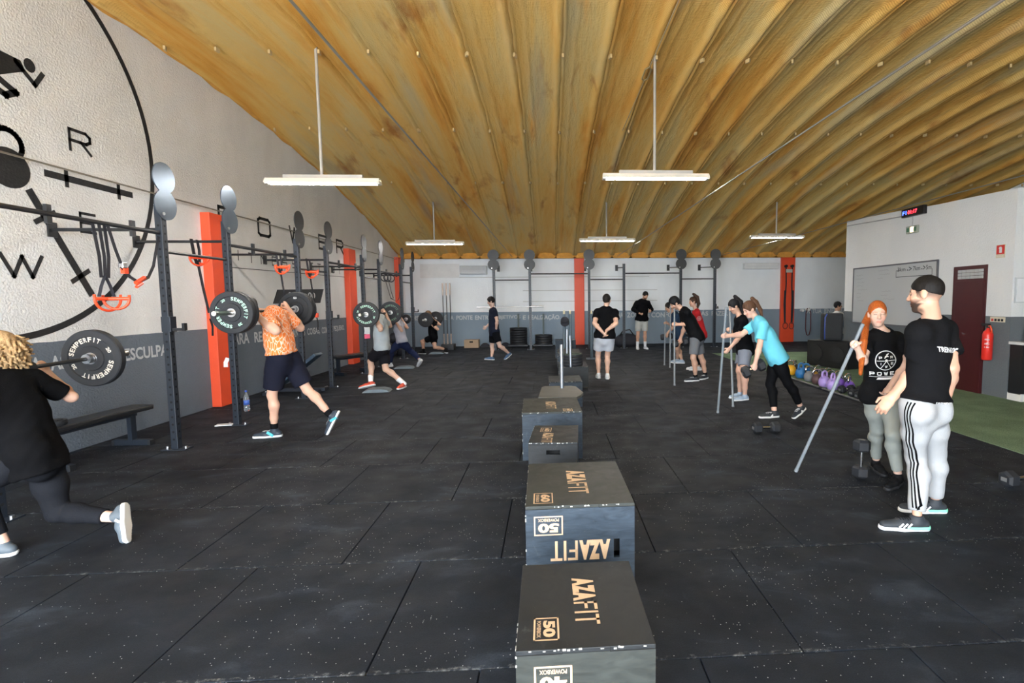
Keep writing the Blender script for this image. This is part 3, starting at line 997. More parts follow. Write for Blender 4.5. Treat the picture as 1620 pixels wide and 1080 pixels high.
def num_logo(mb, fn, num, u0, v0, W_, H):
    sw = .007
    strokes(mb, [[(u0, v0), (u0 + W_, v0), (u0 + W_, v0 + H), (u0, v0 + H), (u0, v0)]], fn, sw)
    text_fit(mb, num, fn, u0 + W_ * .12, u0 + W_ * .88, v0 + H * .36, v0 + H * .88, .05)
    text_fit(mb, 'POWERBOX', fn, u0 + W_ * .12, u0 + W_ * .88, v0 + H * .10, v0 + H * .27, .02)
def jump_box(label, x, y, sx, sy, sz, rz=0.0, top=None, front=None, mt=PLYK, mf=PLYB, hand=None):
    t = thing('jump_box', label, 'plyo box', (0, 0, 0), 0, 'plyo boxes down the middle of the room')
    e = .018
    MB().box((0, 0, sz - e / 2), (sx, sy, e), bev=.003).build('top_panel', mt, t)
    fp = MB()
    hw, hh, hz, hx = .055, .017, sz * .62, 0
    if hand:
        hx, hz, vert = hand
        if vert:
            hw, hh = .017, .055
        x0, x1, z0, z1 = -sx / 2, sx / 2, 0, sz - e
        for a, b, c, d in ((x0, hx - hw, z0, z1), (hx + hw, x1, z0, z1), (hx - hw, hx + hw, z0, hz - hh), (hx - hw, hx + hw, hz + hh, z1)):
            fp.box(((a + b) / 2, -sy / 2 + e / 2, (c + d) / 2), (b - a, e, d - c))
    else:
        fp.box((0, -sy / 2 + e / 2, (sz - e) / 2), (sx, e, sz - e), bev=.002)
    fp.build('front_panel', mf, t)
    MB().box((0, sy / 2 - e / 2, (sz - e) / 2), (sx, e, sz - e), bev=.002).build('back_panel', mf, t)
    for s in (-1, 1):
        MB().box((s * (sx / 2 - e / 2), 0, (sz - e) / 2), (e, sy - 2 * e, sz - e), bev=.002).build('side_panel', mf if s < 0 else PLYK, t)  # right side takes the black plywood: its unlit look is painted in
    if hand:
        MB().box((hx, -sy / 2 + .10, hz), (.13, .004, .13)).build('slot_shade_sheet', HOLE, t)  # black sheet behind the slot stands in for the shade inside
    # chipped edges and finger joints
    mb = MB()
    rnd = random.Random(label)
    for k in range(14):
        u = rnd.uniform(-.48, .48) * sx
        mb.box((u, -sy / 2 - .0002, sz - rnd.uniform(.002, .008)), (rnd.uniform(.004, .014), .003, rnd.uniform(.003, .008)))
    for k in range(6):
        mb.box((-sx / 2 - .0002, rnd.uniform(-.48, .48) * sy, sz - .003), (.003, rnd.uniform(.004, .014), .006))
        mb.box((-sx / 2 + .001, -sy / 2 - .0002, rnd.uniform(.05, sz)), (.006, .003, rnd.uniform(.006, .02)))
    mb.build('worn_chips', EDGE, t)['kind'] = 'stuff'
    mb = MB()
    for u0, u1 in ((-sx / 2, -sx * .17), (sx * .17, sx / 2)):
        mb.box(((u0 + u1) / 2, -sy / 2 - .0005, sz - e), (u1 - u0, .002, .0025))
        mb.box((u0 if u0 > 0 else u1, -sy / 2 - .0005, sz - e / 2), (.0025, .002, e))
    mb.build('joint_line', HOLE, t)
    if top:
        mb = MB()
        fn = lambda u, v: (-v, -u, sz + .0012)        # reads toward the viewer, letter tops to the right
        f2 = lambda u, v: (v, -u, sz + .0012)
        u0, v0, L, H = top[1:5]
        az_logo(mb, f2, u0, v0, L, H)
        mb.build('engraved_logo', TAN, t, fix=False)
        mb = MB()
        num_logo(mb, f2, top[0], top[5], top[6], *(top[7:] or (.13, .09)))
        mb.build('engraved_number', TAN, t, fix=False)
    if front:
        mb = MB()
        f3 = lambda u, v: (-u, -sy / 2 - .0012, -v)   # upside down on the front
        if front[1]:
            az_logo(mb, f3, *front[1])
            mb.build('engraved_logo', TAN, t, fix=False)
            mb = MB()
        if front[2]:
            num_logo(mb, f3, front[0], front[2][0], front[2][1], *(front[2][2:] or (.13, .10)))
            mb.build('engraved_number', TAN, t, fix=False)
    return place(t, (x, y, 0), rz=rz)
jump_box('nearest plyo box marked 50 on top', .109, 2.045, .505, .60, .40, .01, ('50', -.16, -.03, .32, .095, .118, -.188), ('40', None, (.055, -.335)), PLYK, PLYG, (.17, .12, False))
jump_box('plyo box marked 60 on top with upside-down front logo, second in the row', .147, 3.172, .615, .76, .50, .015, ('60', -.195, -.055, .395, .12, .19, -.26, .15, .105), ('50', (-.164, -.295, .324, .115), (.103, -.438, .154, .104)), PLYG, PLYB, (.205, .24, True))
jump_box('low dark plyo box with a handle slot, third in the row', .024, 4.36, .40, .58, .50, -.06, ('60', -.02, -.10, .30, .09, -.19, -.13), None, PLYK, PLYK, (0, .42, False))
t = bpy.data.objects[-1] if False else None
jump_box('large blue-fronted plyo box behind the handled one', -.005, 5.61, .62, .78, .50, .026, ('60', -.16, -.06, .38, .11, .24, .12), None, PLYG, PLYB)  # the blue of the front is daylight put into the panel colour
jump_box('plyo box with brown worn top behind the pole sled', .217, 8.15, .51, .65, .40, .02, None, None, PLYK, PLYB)
jump_box('plyo box under the stack of green rimmed plates', .42, 9.98, .56, .80, .40, .0, None, None, PLYK, PLYK)
jump_box('brown topped plyo box behind the plate stack', .45, 11.9, .54, .80, .40, -.05, None, None, PLYK, PLYB)
jump_box('grey topped plyo box, second farthest in the row', .44, 12.95, .56, .95, .38, -.02, None, None, PLYG, PLYB)
jump_box('farthest plyo box of the row before the red column', .42, 14.82, .58, .55, .52, .0, None, None, PLYB, PLYB)

# sled with a deck plate and a tall push pole
t = thing('push_sled', 'grey deck plate sled with one tall steel push pole', 'sled', (.12, 6.45, 0))
mb = MB()
mb.prism([(-.16, 6.12), (.30, 6.10), (.36, 6.22), (.40, 6.40), (.33, 6.86), (.27, 6.93), (-.09, 6.93), (-.13, 6.86)], lambda u, v, d: (u, v, .455 + d), .03)
mb.build('deck', mat('sled_deck', (.10, .10, .09), .5, .2, var=.3), t)
for x in (-.08, .28):
    MB().box((x, 6.5, .23), (.06, .06, .46)).box((x, 6.5, .03), (.08, .9, .06), bev=.01).build('skid', BLK, t)
MB().cyl((.14, 6.75, .45), (.138, 6.75, 1.065), .024, 14).build('pole', mat('pole_steel', (.30, .32, .35), .42, .8), t, SM)
t = thing('plate_sled', 'pair of tall steel poles rising through the stacked plates', 'weight horn', (.34, 9.75, .4))
for a, b in (((.31, 9.92, .402), (.316, 9.92, 1.085)), ((.366, 9.54, .402), (.358, 9.54, .99))):
    MB().cyl(a, b, .025, 14).build('pole', mat('pole_steel', (.30, .32, .35), .42, .8), t, SM)
for k in range(4):
    z = .43 + .055 * k
    p = plate('%s plate in the stack threaded on the two steel poles' % ('lowest', 'second lowest', 'second highest', 'green rimmed top')[k], (.40, 9.83, z), (0, 0, 1), r=.215, th=.052, txt=None, group='plates stacked on the box', ring=(k == 3))
t = thing('weight_horn_post', 'two far upright posts with cream tops behind the boxes', 'post', (.46, 14.3, 0))
for x in (.378, .545):
    MB().cyl((x, 14.3, .02), (x, 14.3, 1.27), .04, 12).build('post', mat('post_blue', (.10, .14, .17), .5), t, SM)
    MB().lathe([(.0, 1.38), (.022, 1.37), (.03, 1.34), (.03, 1.27), (.0, 1.27)], 14, Matrix.Translation((x, 14.3, 0)), False).build('cream_cap', mat('cream_cap', (.75, .68, .45), .5), t, True)
MB().box((.46, 14.28, .012), (.36, .3, .024)).build('foot_plate', BLK, t)
t = thing('baseball_cap', 'black cap hung on the left of the two cream topped posts', 'cap', (.40, 14.22, 1.0))
mb = MB()
mb.lathe([(.0, .17), (.06, .16), (.105, .11), (.118, .03), (.115, .0), (.0, .0)], 20, Matrix.Translation((.395, 14.2, 1.03)), False)
mb.build('crown', STRAP, t, True)
mb = MB()
mb.prism([(.12 * math.cos(PI + PI * i / 12), .10 * math.sin(PI + PI * i / 12)) for i in range(13)], lambda u, v, d: (.395 + u, 14.16 + v * .25 - d, 1.03 + v), .012)
mb.build('brim', STRAP, t)
t = thing('post', 'single cream topped post half hidden by the man with hands behind his back', 'post', (1.14, 14.3, 0))
MB().cyl((1.14, 14.3, .02), (1.14, 14.3, 1.27), .04, 12).box((1.14, 14.3, .012), (.3, .3, .024)).build('post', mat('post_blue', (.10, .14, .17), .5), t, SM)
MB().cyl((1.14, 14.3, 1.27), (1.14, 14.3, 1.36), .03, 12, .02).build('cream_cap', mat('cream_cap', (.75, .68, .45), .5), t, SM)

# ------------------------------------------------------------------ dumbbells and kettlebells
def dumbbell(label, loc, d=(1, 0, 0), r=.075, L=.17, hl=.105, group='hex dumbbells'):
    t = thing('hex_dumbbell', label, 'dumbbell', (0, 0, 0), 0, group)
    M_ = Matrix.Rotation(-PI / 2, 4, 'X')
    MB().lathe([(.014, -L), (.017, 0), (.014, L)], 14, M_, False).build('handle', CHROME, t, True)
    for s in (-1, 1):
        mb = MB()
        n6 = [(r * math.cos(PI / 6 + PI / 3 * i), r * math.sin(PI / 6 + PI / 3 * i)) for i in range(6)]
        y0, y1 = s * (L - hl * .55), s * (L + hl * .45)
        sec = [(y0, .72), (y0 + (y1 - y0) * .18, 1), (y0 + (y1 - y0) * .82, 1), (y1, .72)]
        vs = [(u * q, yy_, v * q) for yy_, q in sec for u, v in n6]
        fs = [tuple(range(6)), tuple(range(18, 24))]
        for a in range(3):
            for i in range(6):
                j = (i + 1) % 6
                fs.append((a * 6 + i, a * 6 + j, a * 6 + 6 + j, a * 6 + 6 + i))
        mb.add(vs, fs)
        o = mb.build('head', RUBB, t)
        MB().box((0, y1 + s * .001, 0), (r * .7, .003, r * .45)).build('face_print', mat('print_grey', (.12, .12, .12), .6), o)
    return place(t, loc, d)
dumbbell('hex dumbbell lying on the floor below the turquoise-shirted woman', (2.63, 6.06, .065), (1, .05, 0), .072, .12)
dumbbell('hex dumbbell standing on end beside the red haired woman\'s feet', (2.80, 4.40, .19), (.02, .02, 1), .075, .125)
dumbbell('hex dumbbell lying on the floor at the right edge of the picture', (4.10, 4.12, .068), (1, .1, 0), .075, .16)
for i, (x, y, a, z) in enumerate(((5.10, 8.50, .2, .07), (5.30, 8.42, .9, .07), (5.08, 8.20, .5, .07), (5.05, 7.92, .1, .07), (5.28, 8.02, 1.2, .07))):
    dumbbell('black hex dumbbell, %s of the five dumbbells beside the kettlebells' % ('farthest front', 'farthest back', 'middle', 'nearest front', 'nearest back')[i], (x, y, z), (math.cos(a), math.sin(a), 0), .073, .10, group='dumbbells beside the kettlebells')
def kettlebell(label, x, y, col, s=1.0, steel=True, rz=0.0):
    t = thing('kettlebell', label, 'kettlebell', (0, 0, 0), 0, 'kettlebells along the turf edge')
    r = .098 * s
    mm = mat('kettle_' + '_'.join('%03d' % int(c * 999) for c in col), col, .38, var=.1, vs=12)
    mb = MB()
    mb.lathe([(0, 0), (.062 * s, 0), (.083 * s, .02 * s), (.098 * s, .07 * s), (.097 * s, .10 * s), (.083 * s, .145 * s), (.055 * s, .18 * s), (0, .195 * s)], 26, None, False)
    mb.build('ball', mm, t, True)
    pts = [(-.062 * s, 0, .155 * s), (-.076 * s, 0, .20 * s), (-.068 * s, 0, .245 * s), (-.04 * s, 0, .268 * s), (0, 0, .274 * s), (.04 * s, 0, .268 * s), (.068 * s, 0, .245 * s), (.076 * s, 0, .20 * s), (.062 * s, 0, .155 * s)]
    MB().tube(pts, .0165 * s, 10).build('handle', CHROME if steel else mm, t, True)
    return place(t, (x, y, 0), rz=rz)
cols = [((.85, .42, .02), 'yellow kettlebell with steel handle at the far end of the front row', 5.17, 10.72, 1.25, True), ((.03, .19, .48), 'blue kettlebell next to the yellow one', 5.16, 10.25, 1.25, False), ((.03, .19, .48), 'second blue kettlebell, half hidden behind the first blue one', 5.36, 10.42, 1.1, False),
        ((.19, .20, .22), 'grey kettlebell between the blue and the brown ones', 5.11, 9.80, 1.2, True), ((.10, .055, .06), 'dark brown kettlebell left of the lavender pair', 5.09, 9.47, 1.15, True), ((.45, .32, .72), 'lavender kettlebell, left one of the lavender pair', 5.06, 9.15, 1.2, False), ((.45, .32, .72), 'lavender kettlebell, right one of the lavender pair', 5.04, 8.83, 1.2, False),
        ((.16, .07, .38), 'deep purple kettlebell behind the lavender pair', 5.28, 9.02, 1.05, True), ((.16, .07, .38), 'deep purple kettlebell at the near end of the second row', 5.26, 8.68, 1.05, True), ((.20, .10, .42), 'violet kettlebell behind the grey one', 5.30, 9.66, 1.05, True),
        ((.10, .09, .10), 'charcoal kettlebell with steel handle behind the brown one', 5.30, 9.36, 1.1, True), ((.06, .06, .065), 'black kettlebell with steel handle behind the blue pair', 5.55, 10.30, 1.0, True), ((.05, .05, .06), 'black kettlebell at the far end of the back row', 5.52, 10.85, 1.0, True),
        ((.55, .30, .03), 'small amber kettlebell in the second row beside the blue ones', 5.38, 10.08, .9, True), ((.05, .05, .055), 'black kettlebell with steel handle behind the grey one', 5.52, 9.85, 1.0, True), ((.05, .05, .055), 'black kettlebell with steel handle behind the charcoal one', 5.50, 9.45, 1.0, True), ((.05, .05, .055), 'black kettlebell with steel handle behind the deep purple ones', 5.48, 9.10, 1.0, True), ((.5, .04, .03), 'red kettlebell half hidden behind the woman in black', 5.25, 11.25, 1.15, False), ((.04, .04, .045), 'black kettlebell beside the red one', 5.5, 11.2, 1.0, True)]
for c, lab, x, y, s, st in cols:
    kettlebell(lab, x, y, c, s * .9, st, random.uniform(-.5, .5) + .3)
t = thing('floor_rail', 'thin steel rail lying along the turf edge before the kettlebells', 'rail', (4.88, 9.2, 0))
MB().cyl((4.90, 11.3, .025), (4.84, 7.0, .025), .017, 10).build('rail', mat('dull_steel', (.22, .22, .22), .45, .7), t, SM)
MB().cyl((4.868, 8.95, .025), (4.866, 8.86, .025), .026, 10).build('coupling', BLK, t, SM)

# ------------------------------------------------------------------ sticks
def stick(label, a, b, r=.0165):
    t = thing('training_stick', label, 'stick', a, 0, 'grey training sticks')
    MB().cyl(a, b, r, 14).build('tube', GALV, t, SM)
    a, b = Vector(a), Vector(b)
    d = (b - a).normalized()
    MB().cyl(a, a + d * .03, r * 1.18, 14).build('end_cap', mat('cap_grey', (.22, .24, .26), .4), t, SM)
    MB().cyl(b - d * .012, b + d * .001, r * .8, 14).build('end_plug', mat('cap_grey', (.22, .24, .26), .4), t, SM)
stick('grey stick slanting down from the red haired woman\'s raised hand', (2.309, 4.636, .005), (2.541, 4.033, 1.43), .0145)
stick('grey stick held upright by the turquoise-shirted woman', (2.401, 7.198, .003), (2.40, 6.90, 1.535))
stick('grey stick held by the dark haired woman in black', (2.757, 7.561, .003), (3.06, 8.62, 1.53))
stick('grey stick held by the man in black tee and grey shorts', (2.35, 9.595, .003), (2.50, 10.25, 1.56))
stick('grey stick held by the person in the navy shirt', (2.838, 12.653, .003), (3.02, 13.32, 1.53), .018)
stick('grey stick standing before the woman in the red shirt', (2.87, 12.18, .003), (2.93, 12.40, 1.50))

# ------------------------------------------------------------------ benches
PADB = mat('black_vinyl', (.016, .017, .019), .35, var=.15)
PADN = mat('blue_grey_vinyl', (.05, .085, .125), .4, var=.15)
def flat_bench(label, a, b, w_=.28, h=.45, mt=PADB):
    a, b = Vector(a), Vector(b)
    d = (b - a)
    L = d.length
    t = thing('flat_bench', label, 'bench', (0, 0, 0), 0, 'flat benches')
    MB().box((0, 0, h - .03), (L, w_, .06), bev=.018).build('pad', mt, t)
    MB().box((0, 0, h - .085), (L * .8, .06, .05)).build('rail', NAVY, t)
    for s in (-1, 1):
        o = MB().box((s * L * .36, 0, h / 2 - .03), (.07, .05, h - .12)).build('leg', NAVY, t)
        MB().box((s * L * .36, 0, .035), (.06, .42, .07), bev=.008).build('foot', NAVY, o)
        for q in (-.21, .21):
            MB().box((s * L * .36, q, .032), (.068, .03, .062), bev=.004).build('foot_cap', BLK, o)
    return place(t, (a + b) / 2, rz=math.atan2(d.y, d.x))
flat_bench('black flat bench against the logo wall beside the nearest rig upright', (-4.98, 5.10, 0), (-4.90, 6.40, 0), .26)
flat_bench('black flat bench before the second red column', (-4.90, 11.75, 0), (-4.35, 12.7, 0))
flat_bench('small black bench at the far wall behind the woman in red', (4.55, 18.2, 0), (5.05, 18.2, 0), .3, .42)
p = plate('small black plate lying on the bench beside the nearest rig upright', (-4.965, 5.33, .475), (0, 0, 1), r=.115, th=.05, group='spare plates')
p['group'] = 'spare plates'
t = thing('incline_bench', 'blue-grey reclined bench behind the man in the orange shirt', 'bench', (-4.7, 9.6, 0))
M_ = Matrix.Rotation(math.radians(-38), 4, 'Y')
MB().box((-4.62, 9.62, .42), (.95, .30, .06), M=M_, bev=.018).build('back_pad', PADN, t)
MB().box((-5.05, 9.62, .70), (.12, .30, .07), bev=.02).build('head_roll', PADB, t)
MB().box((-4.65, 9.62, .06), (1.0, .07, .06)).build('rail', NAVY, t)
for x in (-5.1, -4.25):
    o = MB().box((x, 9.62, .03), (.07, .55, .06), bev=.008).build('foot', NAVY, t)
    for s in (-1, 1):
        MB().cyl((x, 9.62 + s * .22, .06), (x, 9.62 + s * .22, .075), .014, 8).build('bolt', STEEL, o)
MB().box((-4.95, 9.62, .33), (.06, .06, .55)).build('strut', NAVY, t)
# small balance steps under the lunging lifters
def step(label, x, y, rz):
    t = thing('balance_step', label, 'step', (0, 0, 0), 0, 'balance steps on the floor')
    pl = [(-.24, 0), (.24, 0), (.20, .035), (.10, .058), (-.10, .058), (-.20, .035)]
    MB().prism(pl, lambda u, v, d: (u, d - .15, v), .30).build('rubber_top', mat('step_grey', (.10, .13, .15), .45, var=.2), t)
    MB().box((0, 0, .004), (.46, .28, .008)).build('sole', BLK, t)
    place(t, (x, y, 0), rz=rz)
step('dark balance step under the grey-tee man\'s front foot', -3.22, 9.62, .1)
step('dark balance step under the navy leggings lifter', -3.66, 12.95, .1)
step('dark balance step between the farthest lifter\'s feet', -3.62, 16.45, .1)
# bottle
PET = mat('clear_plastic', (.82, .90, .95), .08, var=0, trans=.85)
def bottle(label, x, y, z, s=1.0, lab=(.05, .12, .45), cap=(.03, .10, .5)):
    t = thing('water_bottle', label, 'bottle', (x, y, z))
    MB().lathe([(0, z), (.036 * s, z), (.04 * s, z + .01), (.04 * s, z + .07 * s), (.037 * s, z + .08 * s), (.04 * s, z + .09 * s), (.04 * s, z + .19 * s), (.034 * s, z + .235 * s), (.014 * s, z + .275 * s), (.014 * s, z + .30 * s), (0, z + .30 * s)], 20, Matrix.Translation((x, y, 0)), False).build('body', PET, t, True)
    MB().cyl((x, y, z + .295 * s), (x, y, z + .32 * s), .0165 * s, 14).build('cap', mat('cap_%d' % int(cap[0] * 1000), cap, .4), t)
    MB().lathe([(.0408 * s, z + .10 * s), (.0412 * s, z + .10 * s), (.0412 * s, z + .17 * s), (.0408 * s, z + .17 * s)], 20, Matrix.Translation((x, y, 0))).build('wrap', mat('wrap_%d' % int(lab[0] * 1000), lab, .4), t, True)
bottle('clear water bottle on the floor beside the second rig upright', -4.66, 8.05, 0)
t = thing('paper_sheet', 'white sheet of paper taped to the second rig upright', 'paper', (-4.315, 7.11, .9))
MB().ribbon([(-4.31, 7.09, .92), (-4.33, 7.07, .86), (-4.325, 7.06, .80)], (.7, .7, 0), .05, .002).build('sheet', mat('paper', (.75, .76, .78), .7), t)
t = thing('towel', 'white and pink towel on the fifth rig upright', 'towel', (-4.2, 12.0, .9))
MB().ribbon([(-4.21, 12.0, 1.2), (-4.18, 11.98, 1.0), (-4.19, 11.98, .92)], (1, 0, 0), .12, .02).build('white_part', mat('towel_white', (.7, .72, .74), .9), t)
MB().ribbon([(-4.19, 11.98, .92), (-4.18, 11.97, .82)], (1, 0, 0), .12, .02).build('pink_part', mat('towel_pink', (.75, .12, .22), .9), t)
t = thing('loose_plates', 'white folded sheet on the floor at the second rig upright', 'paper', (-4.42, 7.05, 0))
MB().box((-4.40, 7.08, .018), (.20, .10, .012), rz=.2).build('sheet', mat('paper', (.75, .76, .78), .7), t)
# upright barbell holder at the far wall
t = thing('barbell_holder', 'black floor holder for upright barbells at the far left wall', 'holder', (-3.5, 17.75, 0))
MB().box((-3.5, 17.75, .1), (.42, .42, .2), bev=.01).build('base', BLK, t)
for i, x in enumerate((-3.64, -3.52, -3.40)):
    b = thing('barbell', '%s of the three barbells standing upright in the far holder' % ('left', 'middle', 'right')[i], 'barbell', (x, 17.75, .2), 0, 'upright barbells')
    MB().cyl((x, 17.75, .2), (x, 17.75, .55), .026, 12).build('sleeve', mat('copper_steel', (.42, .33, .28), .35, .8), b, SM)
    MB().cyl((x, 17.75, .55), (x, 17.75, 1.86), .0145, 10).build('shaft', BLK, b, SM)
    MB().cyl((x, 17.75, 1.86), (x, 17.75, 2.27), .026, 12).build('sleeve', mat('copper_steel', (.42, .33, .28), .35, .8), b, SM)
for i, (x, n) in enumerate(((-1.18, 7), (-.28, 4))):
    t = thing('plate_toaster', ('taller', 'shorter')[i] + ' row of upright plates on a rack below the far lettering', 'plate rack', (x, 18.6, 0), 0, 'plate racks at the far wall')
    MB().box((x, 18.6, .05), (.7, .4, .05)).build('base', BLK, t)
    MB().cyl((x + .02, 18.6, .05), (x + .02, 18.6, 1.18), .028, 10).build('horn', mat('horn_green', (.10, .13, .12), .5), t, SM)
    for k in range(n):
        MB().lathe([(.03, 0), (.30, 0), (.31, .01), (.31, .07), (.30, .08), (.03, .08)], 28, Matrix.Translation((x + .02, 18.6, .08 + k * .088))).build('stacked_plate', RUBB, t, SM)
t = thing('cardboard_box', 'brown cardboard box on the floor at the far left wall', 'box', (-2.8, 18.4, 0))
MB().box((-2.8, 18.4, .15), (.50, .35, .28), bev=.004).build('carton', mat('cardboard', (.36, .25, .16), .8), t)
MB().box((-2.8, 18.22, .22), (.12, .004, .05)).build('hand_slot', HOLE, t)
for i, (x, y) in enumerate(((-2.35, 18.5), (-2.0, 18.45), (-1.64, 18.6))):
    t = thing('gym_shoe', '%s dark shoe in the pile beside the cardboard box' % ('left', 'middle', 'right')[i], 'shoe', (x, y, 0), 0, 'shoes at the far wall')
    MB().lathe([(0, .0), (.10, 0), (.12, .04), (.10, .10), (.05, .15), (0, .16)], 14, Matrix.Translation((x, y, 0)) @ Matrix.Diagonal((1.4, .8, 1, 1)), False).build('upper', STRAP, t, True)
    MB().box((x, y, .012), (.32, .18, .024), bev=.01).build('sole', BLK, t)
for i, (x, y, r) in enumerate(((-4.80, 15.62, .2), (-4.62, 16.05, .22), (-4.72, 15.82, .18))):
    z = r if i < 2 else .545
    t = thing('medicine_ball', '%s black medicine ball beside the far rig uprights' % ('left', 'right', 'upper')[i], 'ball', (x, y, 0), 0, 'black medicine balls')
    MB().lathe([(r * math.sin(PI * k / 14), z - r * math.cos(PI * k / 14)) for k in range(15)], 22, Matrix.Translation((x, y, 0)), False).build('ball', STRAP, t, True)
    MB().lathe([(r * 1.002, z - .012), (r * 1.012, z), (r * 1.002, z + .012)], 22, Matrix.Translation((x, y, 0)), False).build('seam', BLK, t, True)
t = thing('gym_bag', 'black gym bag slumped at the base of the unplated far upright', 'bag', (2.75, 18.2, 0))
MB().lathe([(0, 0), (.30, 0), (.38, .12), (.36, .30), (.22, .42), (0, .46)], 18, Matrix.Translation((2.72, 18.2, 0)) @ Matrix.Diagonal((1.2, .7, 1, 1)), False).build('body', STRAP, t, True)
MB().tube([(2.45, 18.1, .38), (2.55, 18.05, .55), (2.8, 18.05, .6), (2.95, 18.1, .4)], .022, 6).build('strap', BLK, t, True)
# black sign board on the left wall
t = thing('wall_sign', 'black sign board with white figures on the logo wall', 'sign', (XL + .02, 11.5, 1.6))
mb = MB()
mb.prism([(10.37, 1.635), (12.40, 1.64), (12.62, 1.97), (10.56, 1.91)], lambda u, v, d: (XL + .004 + d, u, v), .02)
mb.build('board', mat('sign_black', (.012, .012, .013), .5), t)
mb = MB()
text_fit(mb, '2', lambda u, v: (XL + .027, u, v), 10.95, 11.08, 1.74, 1.87, .02)
text_fit(mb, '00', lambda u, v: (XL + .027, u, v), 11.80, 12.15, 1.74, 1.88, .02)
mb.build('figures', T_WHITE, t, fix=False)

# ------------------------------------------------------------------ office wall fittings
OX = 7.3
OW = lambda u, v: (OX - .006, u, v)
t = thing('whiteboard', 'large whiteboard with handwriting on the office wall', 'whiteboard', (OX, 10.65, 1.05))
MB().box((OX - .012, 10.65, 1.70), (.02, 2.66, 1.28)).build('panel', mat('board_grey', (.46, .48, .49), .25, var=.05, vs=1), t)
fr = MB()
fr.box((OX - .016, 10.65, 2.335), (.03, 2.70, .03)).box((OX - .016, 10.65, 1.055), (.03, 2.70, .03))
fr.box((OX - .016, 9.31, 1.70), (.03, .03, 1.28)).box((OX - .016, 11.985, 1.70), (.03, .03, 1.28))
fr.build('frame', mat('board_frame', (.10, .10, .11), .4), t)
mb = MB()
HWf = lambda u, v: (OX - .024, -u, v)
for tx, u0, u1, v in (('3km', -10.42, -10.18, 2.18), ('->', -10.14, -10.0, 2.18), ('7km', -9.96, -9.76, 2.18), ('->', -9.73, -9.62, 2.18), ('5m', -9.60, -9.46, 2.18)):
    text_fit(mb, tx, HWf, u0, u1, v, v + .085, .004)
strokes(mb, [[(-10.36, 2.21), (-10.46, 2.20), (-10.46, 2.07), (-9.44, 2.07), (-9.44, 2.19)]], HWf, .012)
mb.build('handwriting', INK, t, fix=False)
mb = MB()
rnd = random.Random(3)
for bu, n_, v0 in ((-11.9, 8, 2.17), (-11.1, 3, 2.24), (-10.95, 3, 1.78)):
    for i in range(n_):
        v = v0 - i * .085
        u = bu + rnd.uniform(0, .12)
        pts = []
        for q in range(int(rnd.uniform(8, 18))):
            pts.append((u + q * .022, v + rnd.uniform(-.016, .016)))
        strokes(mb, [pts], HWf, .007)
mb.build('faint_handwriting', mat('marker_grey', (.28, .28, .29), .6), t, fix=False)
t = thing('door_1', 'x', 'x', (OX, 8.55, 0))
for k_ in ('label', 'category'):
    del t[k_]
t['kind'] = 'structure'
MAR = mat('maroon_paint', (.060, .008, .010), .35, var=.15, vs=4)
MB().box((OX - .012, 8.555, 1.09), (.03, .70, 2.18)).build('frame', MAR, t)
MB().box((OX - .032, 8.53, .96), (.02, .60, 1.92), bev=.004).build('leaf', MAR, t)
for i in range(6):
    for j in range(3):
        MB().box((OX - .034, 8.30 + i * .09, 1.98 + j * .055), (.012, .082, .048)).build('pane', mat('frosted_glass', (.42, .44, .44), .3), t)
MB().cyl((OX - .04, 8.78, 1.0), (OX - .09, 8.78, 1.0), .016, 10).box((OX - .09, 8.73, 1.0), (.018, .11, .02)).build('handle', CHROME, t)
t = thing('fire_extinguisher', 'red fire extinguisher hanging beside the maroon door', 'extinguisher', (OX - .09, 8.03, .6))
ex, ey = OX - .10, 8.03
MB().lathe([(0, .60), (.065, .60), (.075, .62), (.075, 1.02), (.06, 1.07), (.028, 1.10), (.022, 1.13), (0, 1.13)], 24, Matrix.Translation((ex, ey, 0)), False).build('cylinder', mat('extinguisher_red', (.72, .03, .02), .3, var=.05), t, True)
MB().cyl((ex, ey, 1.12), (ex, ey, 1.18), .02, 10).box((ex, ey + .05, 1.19), (.03, .16, .025)).box((ex, ey + .04, 1.16), (.025, .14, .015)).build('valve', BLK, t)
MB().tube([(ex, ey, 1.16), (ex - .03, ey - .07, 1.17), (ex - .05, ey - .12, 1.12), (ex - .05, ey - .13, 1.06)], .012, 8).build('hose', ORANGE, t, True)
mb = MB()
for v0, v1, s in ((.93, .96, '\u00c1GUA'), (.86, .89, 'ABC'), (.80, .83, '6 kg')):
    text_fit(mb, s, lambda u, v: (ex + .0765 * math.cos(PI + .75 + u / .075), ey + .0765 * math.sin(PI + .75 + u / .075), v), -.035, .035, v0, v1, .02)
mb.build('print', T_WHITE, t, fix=False)
SGN = mat('sign_red', (.55, .03, .025), .5)
CRM = mat('sign_cream', (.62, .56, .42), .6)
t = thing('safety_sign', 'red fire equipment sign high on the office wall', 'sign', (OX, 7.98, 2.27))
MB().box((OX - .004, 7.975, 2.375), (.008, .165, .21)).build('plate', CRM, t)
MB().box((OX - .009, 7.975, 2.40), (.006, .145, .145)).build('red_field', SGN, t)
mb = MB()
mb.add([(OX - .013, 7.975 - u, 2.40 + v) for u, v in ((-.02, -.05), (.03, -.05), (.03, .03), (.01, .05), (-.02, .045), (-.035, .02), (-.02, .015))], [tuple(range(7))])
text_fit(mb, 'EXTINTOR', lambda u, v: (OX - .0095, 7.975 - u, v), -.06, .06, 2.285, 2.305, .01)
mb.build('symbol', T_WHITE, t, fix=False)
t = thing('safety_sign', 'cream strip sign with four symbols above the extinguisher', 'sign', (OX, 7.97, 1.23))
MB().box((OX - .004, 7.965, 1.27), (.008, .28, .085)).build('plate', CRM, t)
for k in range(4):
    MB().box((OX - .009, 8.06 - k * .062, 1.262), (.004, .04, .04)).build('symbol', (SGN, INK, INK, INK)[k], t)
